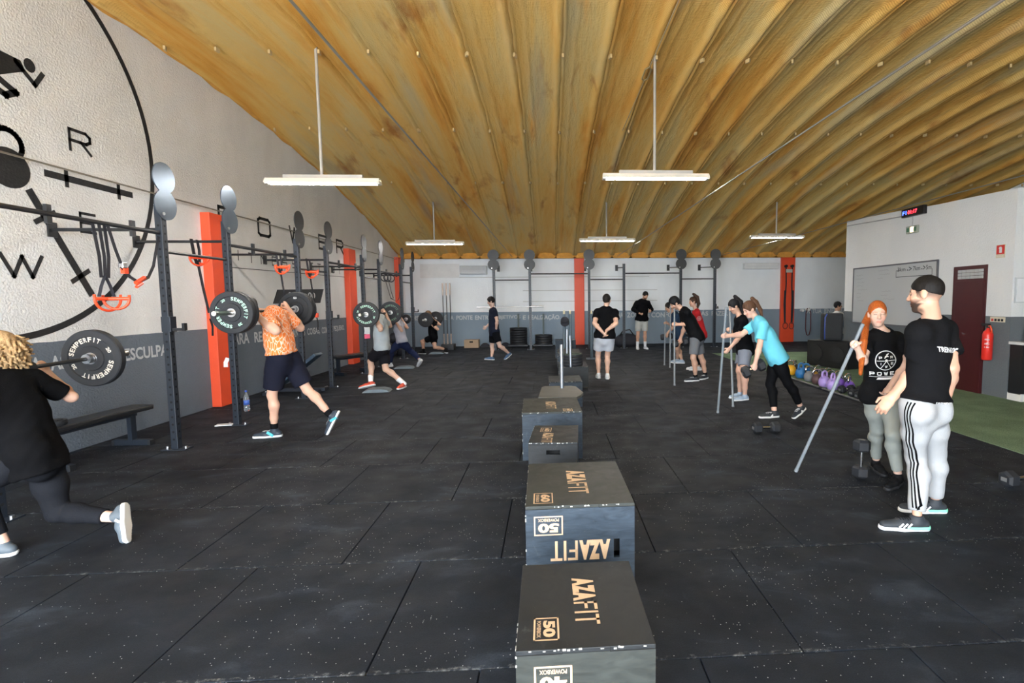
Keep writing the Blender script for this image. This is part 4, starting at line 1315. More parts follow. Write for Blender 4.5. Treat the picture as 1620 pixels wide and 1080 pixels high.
t = thing('wall_timer', 'black digital timer with red and blue digits on the office wall top', 'clock', (OX, 10.0, 3.28))
MB().box((OX - .04, 9.98, 3.345), (.08, .62, .17), bev=.008).build('case', mat('timer_black', (.01, .01, .012), .3), t)
mb = MB()
text_fit(mb, '01:17', lambda u, v: (OX - .083, -u, v), -10.10, -9.84, 3.31, 3.385, .01)
mb.build('red_digits', mat('led_red', (1.0, .03, .05), .5, var=0, emit=4.0), t, fix=False)
mb = MB()
text_fit(mb, 'F1', lambda u, v: (OX - .083, -u, v), -10.25, -10.14, 3.31, 3.385, .01)
mb.build('blue_digits', mat('led_blue', (.06, .12, 1.0), .5, var=0, emit=4.0), t, fix=False)
MB().tube([(OX - .01, 10.05, 3.26), (OX - .012, 10.04, 3.18), (OX - .01, 10.05, 3.09)], .006, 6).build('cable', mat('cable_grey', (.4, .4, .4), .6), t)
t = thing('exit_light', 'small lit emergency lamp below the timer', 'lamp', (OX, 10.02, 2.93))
MB().box((OX - .025, 10.02, 3.0), (.05, .32, .15), bev=.01).build('case', mat('exit_case', (.30, .33, .28), .5), t)
MB().box((OX - .053, 10.0, 3.0), (.008, .09, .10), bev=.003).build('bulb_window', mat('exit_glow', (1.0, .75, .45), .5, var=0, emit=2.5), t)
for y in (10.12, 9.92):
    MB().box((OX - .052, y, 3.0), (.006, .07, .08)).build('arrow_field', mat('exit_green', (.05, .16, .09), .5), t)
t = thing('wall_conduit', 'thin grey conduit along the top of the office wall', 'conduit', (OX, 11.4, 3.4))
MB().tube([(OX - .012, 12.35, 3.40), (OX - .012, 10.3, 3.31)], .012, 7).build('pipe', mat('cable_grey', (.4, .4, .4), .6), t)
t = thing('notice_frame', 'framed white notice on the wall at the right edge', 'notice', (7.48, 7.71, 1.55))
MB().box((7.46, 7.717, 1.74), (.26, .02, .40)).build('frame', mat('notice_frame', (.55, .57, .58), .4), t)
MB().box((7.46, 7.704, 1.74), (.22, .006, .36)).build('sheet', mat('paper', (.75, .76, .78), .7), t)
t = thing('bar_counter', 'black fronted bar counter with white ledge at the right edge', 'counter', (7.8, 7.5, 0))
MB().box((8.6, 7.60, .06), (2.6, .24, .12)).build('plinth', mat('white_trim', (.7, .7, .68), .6), t)
MB().box((8.6, 7.60, .50), (2.6, .22, .78)).build('front', mat('counter_black', (.010, .010, .012), .4), t)
MB().box((8.6, 7.585, .91), (2.64, .28, .045), bev=.006).build('ledge', mat('ledge_white', (.66, .66, .64), .5), t)
bottle('water bottle with red label on the white bar ledge', 7.42, 7.55, .933, .85, (.55, .03, .05), (.5, .03, .05))
t = thing('bass_speaker', 'long black speaker cabinet on the turf before the office block', 'speaker', (7.0, 11.95, 0))
a = math.atan2(-1.11, .41)
MB().box((6.80, 11.90, .31), (1.15, .5, .62), rz=a, bev=.012).build('cabinet', mat('cabinet_black', (.008, .008, .009), .6), t)
for s in (-.3, .3):
    cx, cy2 = 6.80 + s * math.cos(a) + .253 * math.sin(a), 11.90 + s * math.sin(a) - .253 * math.cos(a)
    nrm = Vector((math.sin(a), -math.cos(a), 0))
    MB().cyl(Vector((cx, cy2, .32)), Vector((cx, cy2, .32)) + nrm * .012, .19, 28).build('cone_grille', mat('grille_black', (.014, .014, .015), .8), t)
t = thing('rolling_bag', 'black case with blue piping standing on the speaker cabinet', 'bag', (6.85, 12.0, .62))
MB().box((6.78, 12.0, .955), (.46, .28, .66), bev=.06, rz=-.2).build('shell', mat('case_black', (.016, .017, .019), .6, bump=.2), t)
MB().tube([(6.56, 11.90, .66), (6.55, 11.90, .9), (6.555, 11.90, 1.18), (6.60, 11.9, 1.27)], .014, 7).build('piping', mat('piping_blue', (.04, .08, .35), .5), t, True)

# ================================================================== PEOPLE
A3 = lambda v: np.array(v, dtype=np.float32)
def nrm(v):
    v = A3(v)
    return v / (np.linalg.norm(v) + 1e-9)
class Field:
    """signed distance grid: tapered limbs and ellipsoids blended into ONE surface"""
    def __init__(s, pts, h, pad=.2):
        pts = np.array(pts)
        s.lo = (pts.min(0) - pad).astype(np.float32)
        n = np.ceil((pts.max(0) + pad - s.lo) / h).astype(int) + 1
        s.h = h
        s.ax = [s.lo[i] + h * np.arange(n[i], dtype=np.float32) for i in range(3)]
        s.F = np.full(n, .25, np.float32)
    def blk(s, lo, hi):
        sl = []
        for i in range(3):
            a = max(0, int((lo[i] - s.lo[i]) / s.h))
            b = min(s.F.shape[i], int((hi[i] - s.lo[i]) / s.h) + 2)
            if b <= a:
                return None, None
            sl.append(slice(a, b))
        c = [s.ax[0][sl[0]][:, None, None], s.ax[1][sl[1]][None, :, None], s.ax[2][sl[2]][None, None, :]]
        return tuple(sl), c
    def mix(s, sl, d, k):
        f = s.F[sl]
        if k <= 0:
            s.F[sl] = np.minimum(f, d)
        else:
            hh = np.clip(.5 + .5 * (f - d) / k, 0, 1)
            s.F[sl] = f + (d - f) * hh - k * hh * (1 - hh)
    def cone(s, a, b, ra, rb, k=.03, flat=None, cuta=False, cutb=False):
        a, b = A3(a), A3(b)
        m = max(ra, rb) + k + .03
        sl, c = s.blk(np.minimum(a, b) - m, np.maximum(a, b) + m)
        if sl is None:
            return
        ab = b - a
        L = float(np.linalg.norm(ab)) + 1e-6
        p = [c[i] - a[i] for i in range(3)]
        t = (p[0] * ab[0] + p[1] * ab[1] + p[2] * ab[2]) / (L * L)
        tc = np.clip(t, 0, 1)
        q = [p[i] - tc * ab[i] for i in range(3)]
        if flat is not None:
            ax, sc = flat
            dq = q[0] * ax[0] + q[1] * ax[1] + q[2] * ax[2]
            r2 = q[0] ** 2 + q[1] ** 2 + q[2] ** 2 + dq * dq * (1 / sc ** 2 - 1)
            d = (np.sqrt(r2) - (ra + tc * (rb - ra))) * (.5 + .5 * sc)
        else:
            d = np.sqrt(q[0] ** 2 + q[1] ** 2 + q[2] ** 2) - (ra + tc * (rb - ra))
        if cuta:
            d = np.maximum(d, -t * L)
        if cutb:
            d = np.maximum(d, (t - 1) * L)
        s.mix(sl, d, k)
    def ell(s, c0, axes, r, k=.02, sub=False, cp=None):
        c0 = A3(c0)
        m = max(r) + k + .03
        sl, c = s.blk(c0 - m, c0 + m)
        if sl is None:
            return
        p = [c[i] - c0[i] for i in range(3)]
        e = 0
        g = 0
        for a, rr in zip(axes, r):
            u = (p[0] * a[0] + p[1] * a[1] + p[2] * a[2]) / rr
            e = e + u * u
            g = g + (u / rr) ** 2
        e = np.sqrt(e)
        d = e * (e - 1) / (np.sqrt(g) + 1e-6)
        if cp is not None:
            d = np.maximum(d, (c[0] - cp[0][0]) * cp[1][0] + (c[1] - cp[0][1]) * cp[1][1] + (c[2] - cp[0][2]) * cp[1][2])
        if sub:
            f = s.F[sl]
            hh = np.clip(.5 - .5 * (f + d) / k, 0, 1)
            s.F[sl] = f + (-d - f) * hh + k * hh * (1 - hh)
        else:
            s.mix(sl, d, k)
    def cut(s, p, n):
        n = nrm(n)
        d = (s.ax[0][:, None, None] - p[0]) * n[0] + (s.ax[1][None, :, None] - p[1]) * n[1] + (s.ax[2][None, None, :] - p[2]) * n[2]
        s.F = np.maximum(s.F, d.astype(np.float32))
    def mesh(s):
        F = s.F
        S = F < 0
        c = S.astype(np.uint8)
        n8 = c[:-1, :-1, :-1] + c[1:, :-1, :-1] + c[:-1, 1:, :-1] + c[1:, 1:, :-1] + c[:-1, :-1, 1:] + c[1:, :-1, 1:] + c[:-1, 1:, 1:] + c[1:, 1:, 1:]
        I_ = np.argwhere((n8 > 0) & (n8 < 8))
        vid = np.full(n8.shape, -1, np.int32)
        vid[I_[:, 0], I_[:, 1], I_[:, 2]] = np.arange(len(I_))
        acc = np.zeros((len(I_), 3), np.float64)
        cnt = np.zeros(len(I_))
        cor = [(i, j, k) for i in (0, 1) for j in (0, 1) for k in (0, 1)]
        val = {q: F[I_[:, 0] + q[0], I_[:, 1] + q[1], I_[:, 2] + q[2]] for q in cor}
        for a in cor:
            for ax in range(3):
                if a[ax] == 0:
                    b = tuple(a[i] + (1 if i == ax else 0) for i in range(3))
                    va, vb = val[a], val[b]
                    m = (va < 0) != (vb < 0)
                    t = np.where(m, va / np.where(m, va - vb, 1), 0)
                    for i in range(3):
                        acc[:, i] += np.where(m, a[i] + (t if i == ax else 0), 0)
                    cnt += m
        V = (I_ + acc / cnt[:, None]) * s.h + s.lo
        faces = []
        for ax in range(3):
            u, w_ = (ax + 1) % 3, (ax + 2) % 3
            sa = [slice(None)] * 3
            sb = [slice(None)] * 3
            sa[ax], sb[ax] = slice(0, -1), slice(1, None)
            d = S[tuple(sa)] != S[tuple(sb)]
            E_ = np.argwhere(d)
            E_ = E_[(E_[:, u] > 0) & (E_[:, w_] > 0) & (E_[:, u] < F.shape[u] - 1) & (E_[:, w_] < F.shape[w_] - 1)]
            q = []
            for du, dw in ((-1, -1), (0, -1), (0, 0), (-1, 0)):
                g = E_.copy()
                g[:, u] += du
                g[:, w_] += dw
                q.append(vid[g[:, 0], g[:, 1], g[:, 2]])
            q = np.stack(q, 1)
            ins = S[E_[:, 0], E_[:, 1], E_[:, 2]]
            q[~ins] = q[~ins][:, ::-1]
            faces.append(q)
        Q = np.concatenate(faces)
        Q = Q[(Q >= 0).all(1)]
        return V, Q
def normals(V, Q):
    n = np.cross(V[Q[:, 2]] - V[Q[:, 0]], V[Q[:, 3]] - V[Q[:, 1]])
    N = np.zeros_like(V)
    for i in range(4):
        np.add.at(N, Q[:, i], n)
    return N / (np.linalg.norm(N, axis=1)[:, None] + 1e-12)
def folds(P, seed, f=16.0):
    r = np.random.RandomState(seed)
    o = np.zeros(len(P))
    for i in range(6):
        k = r.normal(size=3) * f * (1 + .35 * i)
        o += np.sin(P @ k + r.uniform(0, 6) + 1.5 * np.sin(P @ (r.normal(size=3) * f * .5))) / (1 + .35 * i)
    return o / 3
def put(name, field, m, parent, colf=None, fold=0.0, seed=0, ff=16.0, smooth_it=1):
    V, Q = field.mesh()
    if fold:
        V = V + normals(V, Q) * ((folds(V, seed, ff) + .7) * fold)[:, None]
    off = np.array(wloc(parent))
    me = bpy.data.meshes.new(name)
    me.vertices.add(len(V))
    me.vertices.foreach_set('co', (V - off).astype(np.float32).ravel())
    me.loops.add(len(Q) * 4)
    me.loops.foreach_set('vertex_index', Q.astype(np.int32).ravel())
    me.polygons.add(len(Q))
    me.polygons.foreach_set('loop_start', np.arange(0, len(Q) * 4, 4, dtype=np.int32))
    me.update(calc_edges=True)
    if colf is not None:
        at_ = me.color_attributes.new('Col', 'FLOAT_COLOR', 'POINT')
        C = colf(V)
        at_.data.foreach_set('color', np.concatenate([C, np.ones((len(C), 1))], 1).astype(np.float32).ravel())
    o = link(name, me, m, parent, True)
    return o, V, Q

SKIN = m_attr('skin', .5, .0, spec=.35, sss=.08)
CLOTH = {}
def cloth(hexv, rough=.9, key='', bump=.25, bs=220):
    c = hexv if isinstance(hexv, tuple) else hexc(hexv)
    k = 'cloth_%03d_%03d_%03d%s' % (c[0] * 999, c[1] * 999, c[2] * 999, key)
    return mat(k, tuple(x * .75 if max(c) < .05 else x for x in c), rough, var=.08, vs=9, bump=bump, bs=bs, spec=.06)
def hair_mat(c):
    c = tuple(float(x) for x in c)
    k = 'hair_%03d_%03d' % (c[0] * 999, c[1] * 999)
    if k in MATS:
        return MATS[k]
    m = mat(k, c, .6, var=0, spec=.15)
    nt, b = nodes(m)
    v = geo_pos(nt, (150, 150, 14))
    n = noise(nt, v, 1.0, 4, .6, .3)
    nt.links.new(ramp(nt, n, [(.3, tuple(x * .5 for x in c)), (.7, tuple(min(1, x * 1.25) for x in c))]), b.inputs['Base Color'])
    bump_to(nt, b, n, .5, .004)
    return m
def hand(F, W, d, l, n, s, curl, h, cup=0.0):
    """palm and five fingers; d hand direction, l toward the thumb, n out of the palm"""
    W, d, l, n = A3(W), nrm(d), nrm(l), nrm(n)
    rf = max(.0085 * s, h * .95)
    F.cone(W - d * .01, W + d * .05 * s, .027 * s, .036 * s, .018, (n, .62))
    F.cone(W + d * .05 * s, W + d * .085 * s, .037 * s, .036 * s, .012, (n, .48))
    for i, L in enumerate((.072, .080, .074, .058)):
        p = W + d * (.088 - .005 * abs(i - 1.2)) * s + l * (.030 - .0195 * i) * s
        th = 0
        for seg, q in enumerate((.45, .32, .23)):
            th += curl * (1.25, 1.45, .95)[seg] + (.10 if seg else 0)
            dr = d * math.cos(th) + n * math.sin(th) + l * (.06 - .04 * i) * (1 - curl)
            e = p + nrm(dr) * L * q * s
            F.cone(p, e, rf * (1.08 - .08 * seg), rf * (1.0 - .10 * seg), .006)
            p = e
    p = W + d * .028 * s + l * .026 * s
    e = p + nrm(d * .62 + l * .75 + n * (.25 + .5 * curl)) * .044 * s
    F.cone(p, e, .015 * s, rf * 1.15, .014)
    e2 = e + nrm(d * .8 + l * (.25 - .9 * curl) + n * (.15 + .8 * curl)) * .034 * s
    F.cone(e, e2, rf * 1.15, rf * .95, .006)
def build_person(label, J, h, sex, face, sp, vox=.009):
    s = h / 1.75
    m = sex == 'm'
    g = {k: A3(v) for k, v in J.items()}
    base = (g['LA'] + g['RA']) / 2
    par = thing('person', label, 'person', (float(base[0]), float(base[1]), 0))
    MS = (g['LS'] + g['RS']) / 2
    MH = (g['LH'] + g['RH']) / 2
    up = nrm(MS - MH)
    rt = g['RS'] - g['LS']
    rt = nrm(rt - up * (rt @ up))
    fw = nrm(np.cross(up, rt))
    rth = g['RH'] - g['LH']
    rth = nrm(rth - up * (rth @ up))
    fwh = nrm(np.cross(up, rth))
    zz = A3((0, 0, 1))
    skin = A3(sp.get('skin', (.52, .30, .21)))
    seed = abs(hash(label)) % 9999 if False else sum(map(ord, label)) % 9999
    bk = sp.get('bulk', 1.0)
    cw, ww, hw = ((.150, .138, .148) if m else (.128, .118, .155))
    cw, ww, hw = cw * s * bk, ww * s * bk, hw * s * bk
    ar = (1.0 if m else .86) * s * sp.get('arm', 1.0)
    lg = (1.0 if m else 1.0) * s * sp.get('leg', 1.0)
    hs = s * (1.0 if m else .955) * sp.get('head', 1.0)
    # head frame
    fd = nrm(face)
    hu = nrm(nrm(g['HT'] - g['HC']) * .22 + A3((0, 0, 1)))
    hu = nrm(hu - fd * (hu @ fd))
    hr = nrm(np.cross(fd, hu))
    HC = g['HC']
    HA = (hr, fd, hu)
    hp = lambda a, c, b: HC + hr * a * hs + fd * c * hs + hu * b * hs
    allp = list(g.values()) + [HC + hu * .16, HC + fd * .15]
    # ---- body: one continuous surface
    F = Field(allp, vox, .24)
    F.cone(MS - up * .02 * s, MS - up * .22 * s, cw * .86, cw, .04, (fw, .66))
    F.cone(MS - up * .2 * s, MH + up * .06 * s, cw * .97, ww, .05, (fw, .70))
    F.cone(MH + up * .07 * s, MH - up * .05 * s, ww, hw * .86, .05, (fwh, .75))
    for sd in ('L', 'R'):
        sg = 1 if sd == 'R' else -1
        S_, E_, W_ = g[sd + 'S'], g[sd + 'E'], g[sd + 'W']
        F.cone(MS + up * .015, S_, .065 * ar, .056 * ar, .05)
        F.cone(S_, S_ + (E_ - S_) * .45, .056 * ar, .052 * ar, .04)
        F.cone(S_ + (E_ - S_) * .45, E_, .052 * ar, .039 * ar, .03)
        mid = E_ + (W_ - E_) * .3
        F.cone(E_, mid, .039 * ar, .042 * ar, .025)
        F.cone(mid, W_, .042 * ar, .026 * ar, .025)
        hd = sp.get(sd + 'h', {})
        d = nrm(A3(hd.get('d', W_ - E_)))
        n_ = A3(hd.get('n', -rt * sg * .8 + fw * .2))
        n_ = nrm(n_ - d * (n_ @ d))
        l_ = nrm(np.cross(d, n_)) * (1 if not hd.get('flip') else -1)
        if 'l' in hd:
            l_ = A3(hd['l'])
            l_ = nrm(l_ - d * (l_ @ d))
            n_ = nrm(np.cross(l_, d)) * hd.get('ns', 1)
            if 'n' in hd and (A3(hd['n']) @ n_) < 0:
                n_ = -n_
        elif (l_ @ fw) < 0 and 'n' not in hd:
            l_ = -l_
        hand(F, W_, d, l_, n_, s * (1 if m else .92), hd.get('curl', .25), vox)
        H_, K_, A_ = g[sd + 'H'], g[sd + 'K'], g[sd + 'A']
        F.cone(H_ + up * .02, H_ + (K_ - H_) * .5, .088 * lg, .075 * lg, .05)
        F.cone(H_ + (K_ - H_) * .5, K_, .075 * lg, .052 * lg, .04)
        sh = nrm(A_ - K_)
        bkw = -fwh - sh * (-fwh @ sh)
        cm_ = K_ + (A_ - K_) * .30 + bkw * .018 * s
        F.cone(K_, cm_, .050 * lg, .055 * lg, .03)
        F.cone(cm_, K_ + (A_ - K_) * .68 + bkw * .006, .055 * lg, .040 * lg, .03)
        F.cone(K_ + (A_ - K_) * .68 + bkw * .006, A_, .040 * lg, .033 * lg, .03)
        F.ell(H_ - fwh * .035 * s - up * .015, (rth, fwh, up), (.078 * s, .074 * s, .085 * s), .04)
    # neck and head
    nb = MS + up * .03 * s
    nt = hp(0, -.018, -.055)
    F.cone(nb, nt, (.060 if m else .048) * s, (.054 if m else .044) * s, .03)
    F.ell(hp(0, -.012, .030), HA, (.073 * hs, .094 * hs, .092 * hs), .02)
    F.ell(hp(0, .022, -.040), HA, (.058 * hs, .066 * hs, .080 * hs), .03)
    F.ell(hp(0, .062, -.098), HA, (.024 * hs, .020 * hs, .018 * hs), .025)
    F.cone(hp(0, .080, .022), hp(0, .102, -.022), .009 * hs, .0135 * hs, .012)
    for a in (-1, 1):
        F.cone(hp(a * .012, .078, .030), hp(a * .045, .064, .028), .009 * hs, .008 * hs, .014)
        F.ell(hp(a * .030, .092, .006), HA, (.015 * hs, .012 * hs, .009 * hs), .010, True)
        F.ell(hp(a * .031, .071, .006), HA, (.0125 * hs, .0125 * hs, .0115 * hs), .004)
        F.ell(hp(a * .040, .055, -.030), HA, (.022 * hs, .022 * hs, .024 * hs), .02)
        F.ell(hp(a * .075, -.012, -.005), HA, (.010 * hs, .020 * hs, .032 * hs), .008)
        F.ell(hp(a * .012, .097, -.026), HA, (.008 * hs, .009 * hs, .007 * hs), .006)
    F.ell(hp(0, .082, -.058), HA, (.023 * hs, .010 * hs, .0065 * hs), .006)
    F.ell(hp(0, .079, -.071), HA, (.020 * hs, .011 * hs, .0075 * hs), .006)
    hairc = A3(sp.get('hairc', (.02, .014, .010)))
    def colf(V):
        P = V - HC
        a, c, b = P @ hr / hs, P @ fd / hs, P @ hu / hs
        C = np.tile(skin, (len(V), 1))
        C *= (1 + .06 * np.sin(V @ A3((31, 17, 23)))[:, None])
        near = (np.abs(a) < .1) & (np.abs(b) < .16) & (np.abs(c) < .16)
        def mixin(mask, col, f):
            C[mask] = C[mask] * (1 - f) + A3(col) * f
        cheek = near & (c > .04) & (np.abs(np.abs(a) - .042) < .02) & (np.abs(b + .035) < .02)
        mixin(cheek, skin * A3((1.15, .85, .82)), .5)
        lips = near & (np.abs(b + .0645) < .0095) & (np.abs(a) < .022 - .6 * np.abs(b + .0645)) & (c > .065)
        if sp.get('beard'):
            bd = near & (b < -.028 - .25 * (np.abs(a) < .03) * (c > .075) * (b > -.045)) & (c > -.02 - (b + .03) * .2) & (b > -.135) & ~lips
            fb = (sp['beard'] * np.clip((-.008 - b[bd]) / .05, .3, 1) * np.clip((c[bd] - .002 + .012 * np.sin(V[bd] @ A3((310, 270, 290)))) / .03, 0, 1))[:, None]
            C[bd] = C[bd] * (1 - fb) + hairc * fb
        mixin(lips, skin * A3((.95, .55, .52)), .75)
        brow = near & (np.abs(b - .029 + .12 * np.maximum(0, np.abs(a) - .035)) < .0055) & (np.abs(a) > .012) & (np.abs(a) < .050) & (c > .045)
        mixin(brow, hairc, sp.get('brow', .8))
        eye = near & (np.abs(np.abs(a) - .031) < .0135) & (np.abs(b - .005) < (.0025 if sp.get('closed') else .0052)) & (c > .06)
        mixin(eye, (.03, .02, .02), .85)
        if 'buzz' in sp:
            bz = near & (b > -.05 + .9 * np.maximum(0, c + .005)) & (c < .034 + .2 * np.maximum(0, b)) & ~((np.abs(a) > .068) & (np.abs(b + .005) < .034) & (np.abs(c + .012) < .022))
            fb = (sp['buzz'] * np.clip((b[bz] + .06) / .07, .25, 1.15))[:, None]
            fb = np.minimum(fb, .97)
            C[bz] = C[bz] * (1 - fb) + hairc * fb
        return np.clip(C, 0, 1)
    put('body', F, SKIN, par, colf)
    # ---- hair
    if sp.get('hair'):
        st = sp['hair']
        F = Field([hp(0, 0, .1), hp(0, -.2, -.05), hp(0, .1, 0)] + [A3(p) for p in sp.get('tail', [])], max(vox * .8, .005), .13)
        t_ = sp.get('hairth', .010)
        F.ell(hp(0, -.014, .034), HA, ((.073 + t_) * hs, (.094 + t_) * hs, (.092 + t_ * 1.3) * hs), .01)
        if st in ('long', 'curly'):
            F.ell(hp(0, -.045, -.02), HA, (.074 * hs, .07 * hs, .085 * hs), .03)
        if st == 'curly':
            rr = np.random.RandomState(4)
            for i in range(420):
                v = nrm(rr.normal(size=3))
                if v @ fd > .30 and v @ hu < .65:
                    continue
                q = hp(0, -.02, .02) + v * A3((.085, .085, .095)) * hs
                dn = nrm(v * .8 - hu * .75 + rr.normal(size=3) * .25)
                e1 = nrm(np.cross(dn, rr.normal(size=3)))
                e2 = np.cross(dn, e1)
                ph, L_ = rr.rand() * 6, .035 + .045 * rr.rand()
                pr = q
                for st_ in range(1, 9):
                    t1 = st_ / 8
                    q2 = q + dn * L_ * t1 - hu * .03 * t1 * t1 + (e1 * math.cos(ph + 8 * t1) + e2 * math.sin(ph + 8 * t1)) * .009
                    F.cone(pr, q2, .0062, .0055, .002)
                    pr = q2
        # open the face
        fc = sp.get('hairline', .058)
        F.ell(hp(0, .150, -.040), HA, (.092 * hs, (.150 - fc + .052) * hs, sp.get('fore', .114) * hs), .010, True)
        if st in ('short', 'tail'):
            F.cut(hp(0, -.05, sp.get('hcut', -.055)), -hu * .9 + fd * .3)
            for a in (-1, 1):
                F.ell(hp(a * .085, .005, -.025), HA, (.022 * hs, .035 * hs, .042 * hs), .008, True)
        for tl in sp.get('tails', []):
            for (p, r0), (q, r1) in zip(tl[:-1], tl[1:]):
                F.cone(p, q, r0, r1, .012)
        put('hair', F, hair_mat(hairc), par, None, .004 if st == 'curly' else .0025, seed, 40)
    cv = max(vox, .008)
    # ---- top
    tp = sp.get('top')
    out = {}
    if tp:
        F = Field(allp, cv, .24)
        x = tp.get('loose', .016)
        hem = MH - up * tp.get('hem', .06) * s
        F.cone(MS - up * .015 * s, MS - up * .22 * s, cw * .86 + x, cw + x, .04, (fw, .70))
        F.cone(MS - up * .2 * s, hem, cw * .98 + x, max(ww, hw * .86) + x * 1.1, .05, (fw, .76), cutb=True)
        bx = sp.get('bottom', {}).get('loose', .01) + .010
        for sd in ('L', 'R'):
            F.ell(g[sd + 'H'] - fwh * .035 * s - up * .015, (rth, fwh, up), (.078 * s + bx, .074 * s + bx, .085 * s + bx), .04, False, (hem, -up))
            F.ell(g[sd + 'H'] + up * .02, (rth, fwh, up), (.094 * lg + bx, .094 * lg + bx, .12 * lg), .03, False, (hem, -up))
        F.cone(MH + up * .18 * s, hem, ww + bx, (hw * .90 if tp.get('hem', .06) > 0 else hw * .84) + bx, .04, (fwh, .80), cutb=True)
        if not m:
            for a in (-1, 1):
                F.ell(MS - up * .20 * s + fw * .075 * s + rt * a * .065 * s, (rt, fw, up), (.068 * s, .062 * s, .068 * s), .05)
        F.cone(MS + up * .035 * s, MS - up * .05, (.07 if m else .06) * s, .09 * s, .03, cuta=True)
        for sd in ('L', 'R'):
            S_, E_, W_ = g[sd + 'S'], g[sd + 'E'], g[sd + 'W']
            F.cone(MS + up * .012, S_, .070 * ar, .062 * ar, .05)
            if tp.get('long'):
                F.cone(S_, E_, .066 * ar, .056 * ar, .03)
                F.cone(E_, W_ - nrm(W_ - E_) * .01, .056 * ar, .040 * ar, .02, cutb=True)
            elif not tp.get('tank'):
                q = tp.get('sleeve', .58)
                F.cone(S_, S_ + (E_ - S_) * q, .063 * ar, (.070 if m else .070) * ar, .04, cutb=True)
        if tp.get('hood'):
            F.cone(MS - fw * .06 + up * .03 - rt * .06, MS - fw * .06 + up * .03 + rt * .06, .05, .05, .03)
            F.ell(nb + up * .02, (rt, fw, up), (.085, .085, .05), .02)
        # neck opening
        F.ell(MS + up * .075 * s + fw * .012, (rt, fw, up), (.064 * s, .062 * s, .05 * s), .012, True)
        out['top'] = put(tp['name'], F, tp['mat'], par, None, tp.get('fold', .006), seed + 1, 14)
    # ---- bottoms
    bt = sp.get('bottom')
    if bt:
        F = Field(allp, cv, .24)
        x = bt.get('loose', .014)
        F.cone(MH + up * .15 * s, MH - up * .05 * s, ww + x * .6, hw * .86 + x, .04, (fwh, .78), cuta=True)
        for sd in ('L', 'R'):
            H_, K_, A_ = g[sd + 'H'], g[sd + 'K'], g[sd + 'A']
            F.ell(H_ - fwh * .035 * s - up * .015, (rth, fwh, up), (.078 * s + x, .074 * s + x, .085 * s + x), .04)
            if bt['len'] < 1:
                q = bt['len']
                r1 = (.088 * (1 - q) + .056 * q) * lg + x * 1.6
                F.cone(H_ + up * .02, H_ + (K_ - H_) * q, .092 * lg + x, r1, .035, cutb=True)
            else:
                F.cone(H_ + up * .02, H_ + (K_ - H_) * .5, .088 * lg + x, .075 * lg + x, .04)
                F.cone(H_ + (K_ - H_) * .5, K_, .075 * lg + x, .052 * lg + x * 1.1, .04)
                sh = nrm(A_ - K_)
                bkw = -fwh - sh * (-fwh @ sh)
                en = K_ + (A_ - K_) * bt.get('end', .92)
                cm_ = K_ + (A_ - K_) * .30 + bkw * .018 * s
                F.cone(K_, cm_, .050 * lg + x, .055 * lg + x, .03)
                F.cone(cm_, en, .055 * lg + x, .0405 * lg + x * bt.get('cuff', 1.0), .03, cutb=True)
        out['bottom'] = put(bt['name'], F, bt['mat'], par, None, bt.get('fold', .004), seed + 2, 13)
    # ---- feet
    for sd in ('L', 'R'):
        A_, T_, K_ = g[sd + 'A'], g[sd + 'T'], g[sd + 'K']
        v = T_ - A_
        L = float(np.linalg.norm(v))
        e1 = v / L
        rf_ = zz if A_[2] < .125 else nrm(K_ - A_)
        e2 = nrm(rf_ - e1 * (rf_ @ e1))
        a_ = math.sqrt(max(L * L - .057 ** 2, .0001))
        ff_ = nrm(e1 * a_ + e2 * .057)
        nn = nrm(e2 * a_ - e1 * .057)
        if A_[2] < .125:
            ff_ = nrm((ff_[0], ff_[1], 0))
            nn = zz
        sd_ = np.cross(ff_, nn)
        so = sp.get('shoe', {})
        fs_ = s * (1 if m else .93)
        hl = A_ - ff_ * .045 * fs_ - nn * (.085 - .04)
        bl = A_ + ff_ * .10 * fs_ - nn * (.085 - .036)
        te = A_ + ff_ * (a_ + .005) - nn * (.085 - .032)
        if A_[2] < .125:
            dz = (A_[2] - .085) if A_[2] > .10 and so.get('lift') is None else A_[2] - .085
            for p in (hl, bl, te):
                p[2] -= dz
        sole0 = hl - nn * .04
        sv = max(vox * .8, .006)
        F = Field([hl, te, A_], sv, .09)
        F.cone(hl, bl, .038 * fs_, .046 * fs_, .02, (nn, 1.0))
        F.cone(bl, te, .046 * fs_, .034 * fs_, .02, (nn, .80))
        F.cone(A_ - nn * .03, A_ + nn * (.012 + so.get('high', 0)) * 1, .046 * fs_, .041 * fs_, .02, cutb=True)
        F.cut(sole0 + nn * .016, -nn)
        sh_, V_, Q_ = put('shoe', F, so.get('mat', cloth('1c1c1e')), par, None)
        F = Field([hl, te, A_], sv, .09)
        F.cone(hl - nn * .02, bl - nn * .02, .043 * fs_, .050 * fs_, .02)
        F.cone(bl - nn * .02, te - nn * .018 + ff_ * .004, .050 * fs_, .038 * fs_, .02)
        F.cut(sole0 + nn * (.026 + so.get('thick', 0)), nn)
        F.cut(sole0, -nn)
        put('sole', F, so.get('sole', mat('sole_white', (.70, .71, .71), .6)), sh_, None)
        if so.get('lace') is not None:
            bvh = BVHTree.FromPolygons([Vector(v_) for v_ in V_.tolist()], Q_.tolist())
            nv = Vector(nn.tolist())
            for k in range(5):
                row = []
                for q in np.linspace(-.024, .024, 5):
                    p0 = Vector((A_ + ff_ * (.052 + .017 * k) + sd_ * (q + .006 * (k % 2 - .5) * np.sign(q))).tolist())
                    hit = bvh.ray_cast(p0 + nv * .1, -nv, .25)
                    if hit[0] is not None:
                        row.append(hit[0] + nv * .002)
                if len(row) > 2:
                    MB().ribbon(row, tuple(ff_), .006, .003).build('lace', so['lace'], sh_)
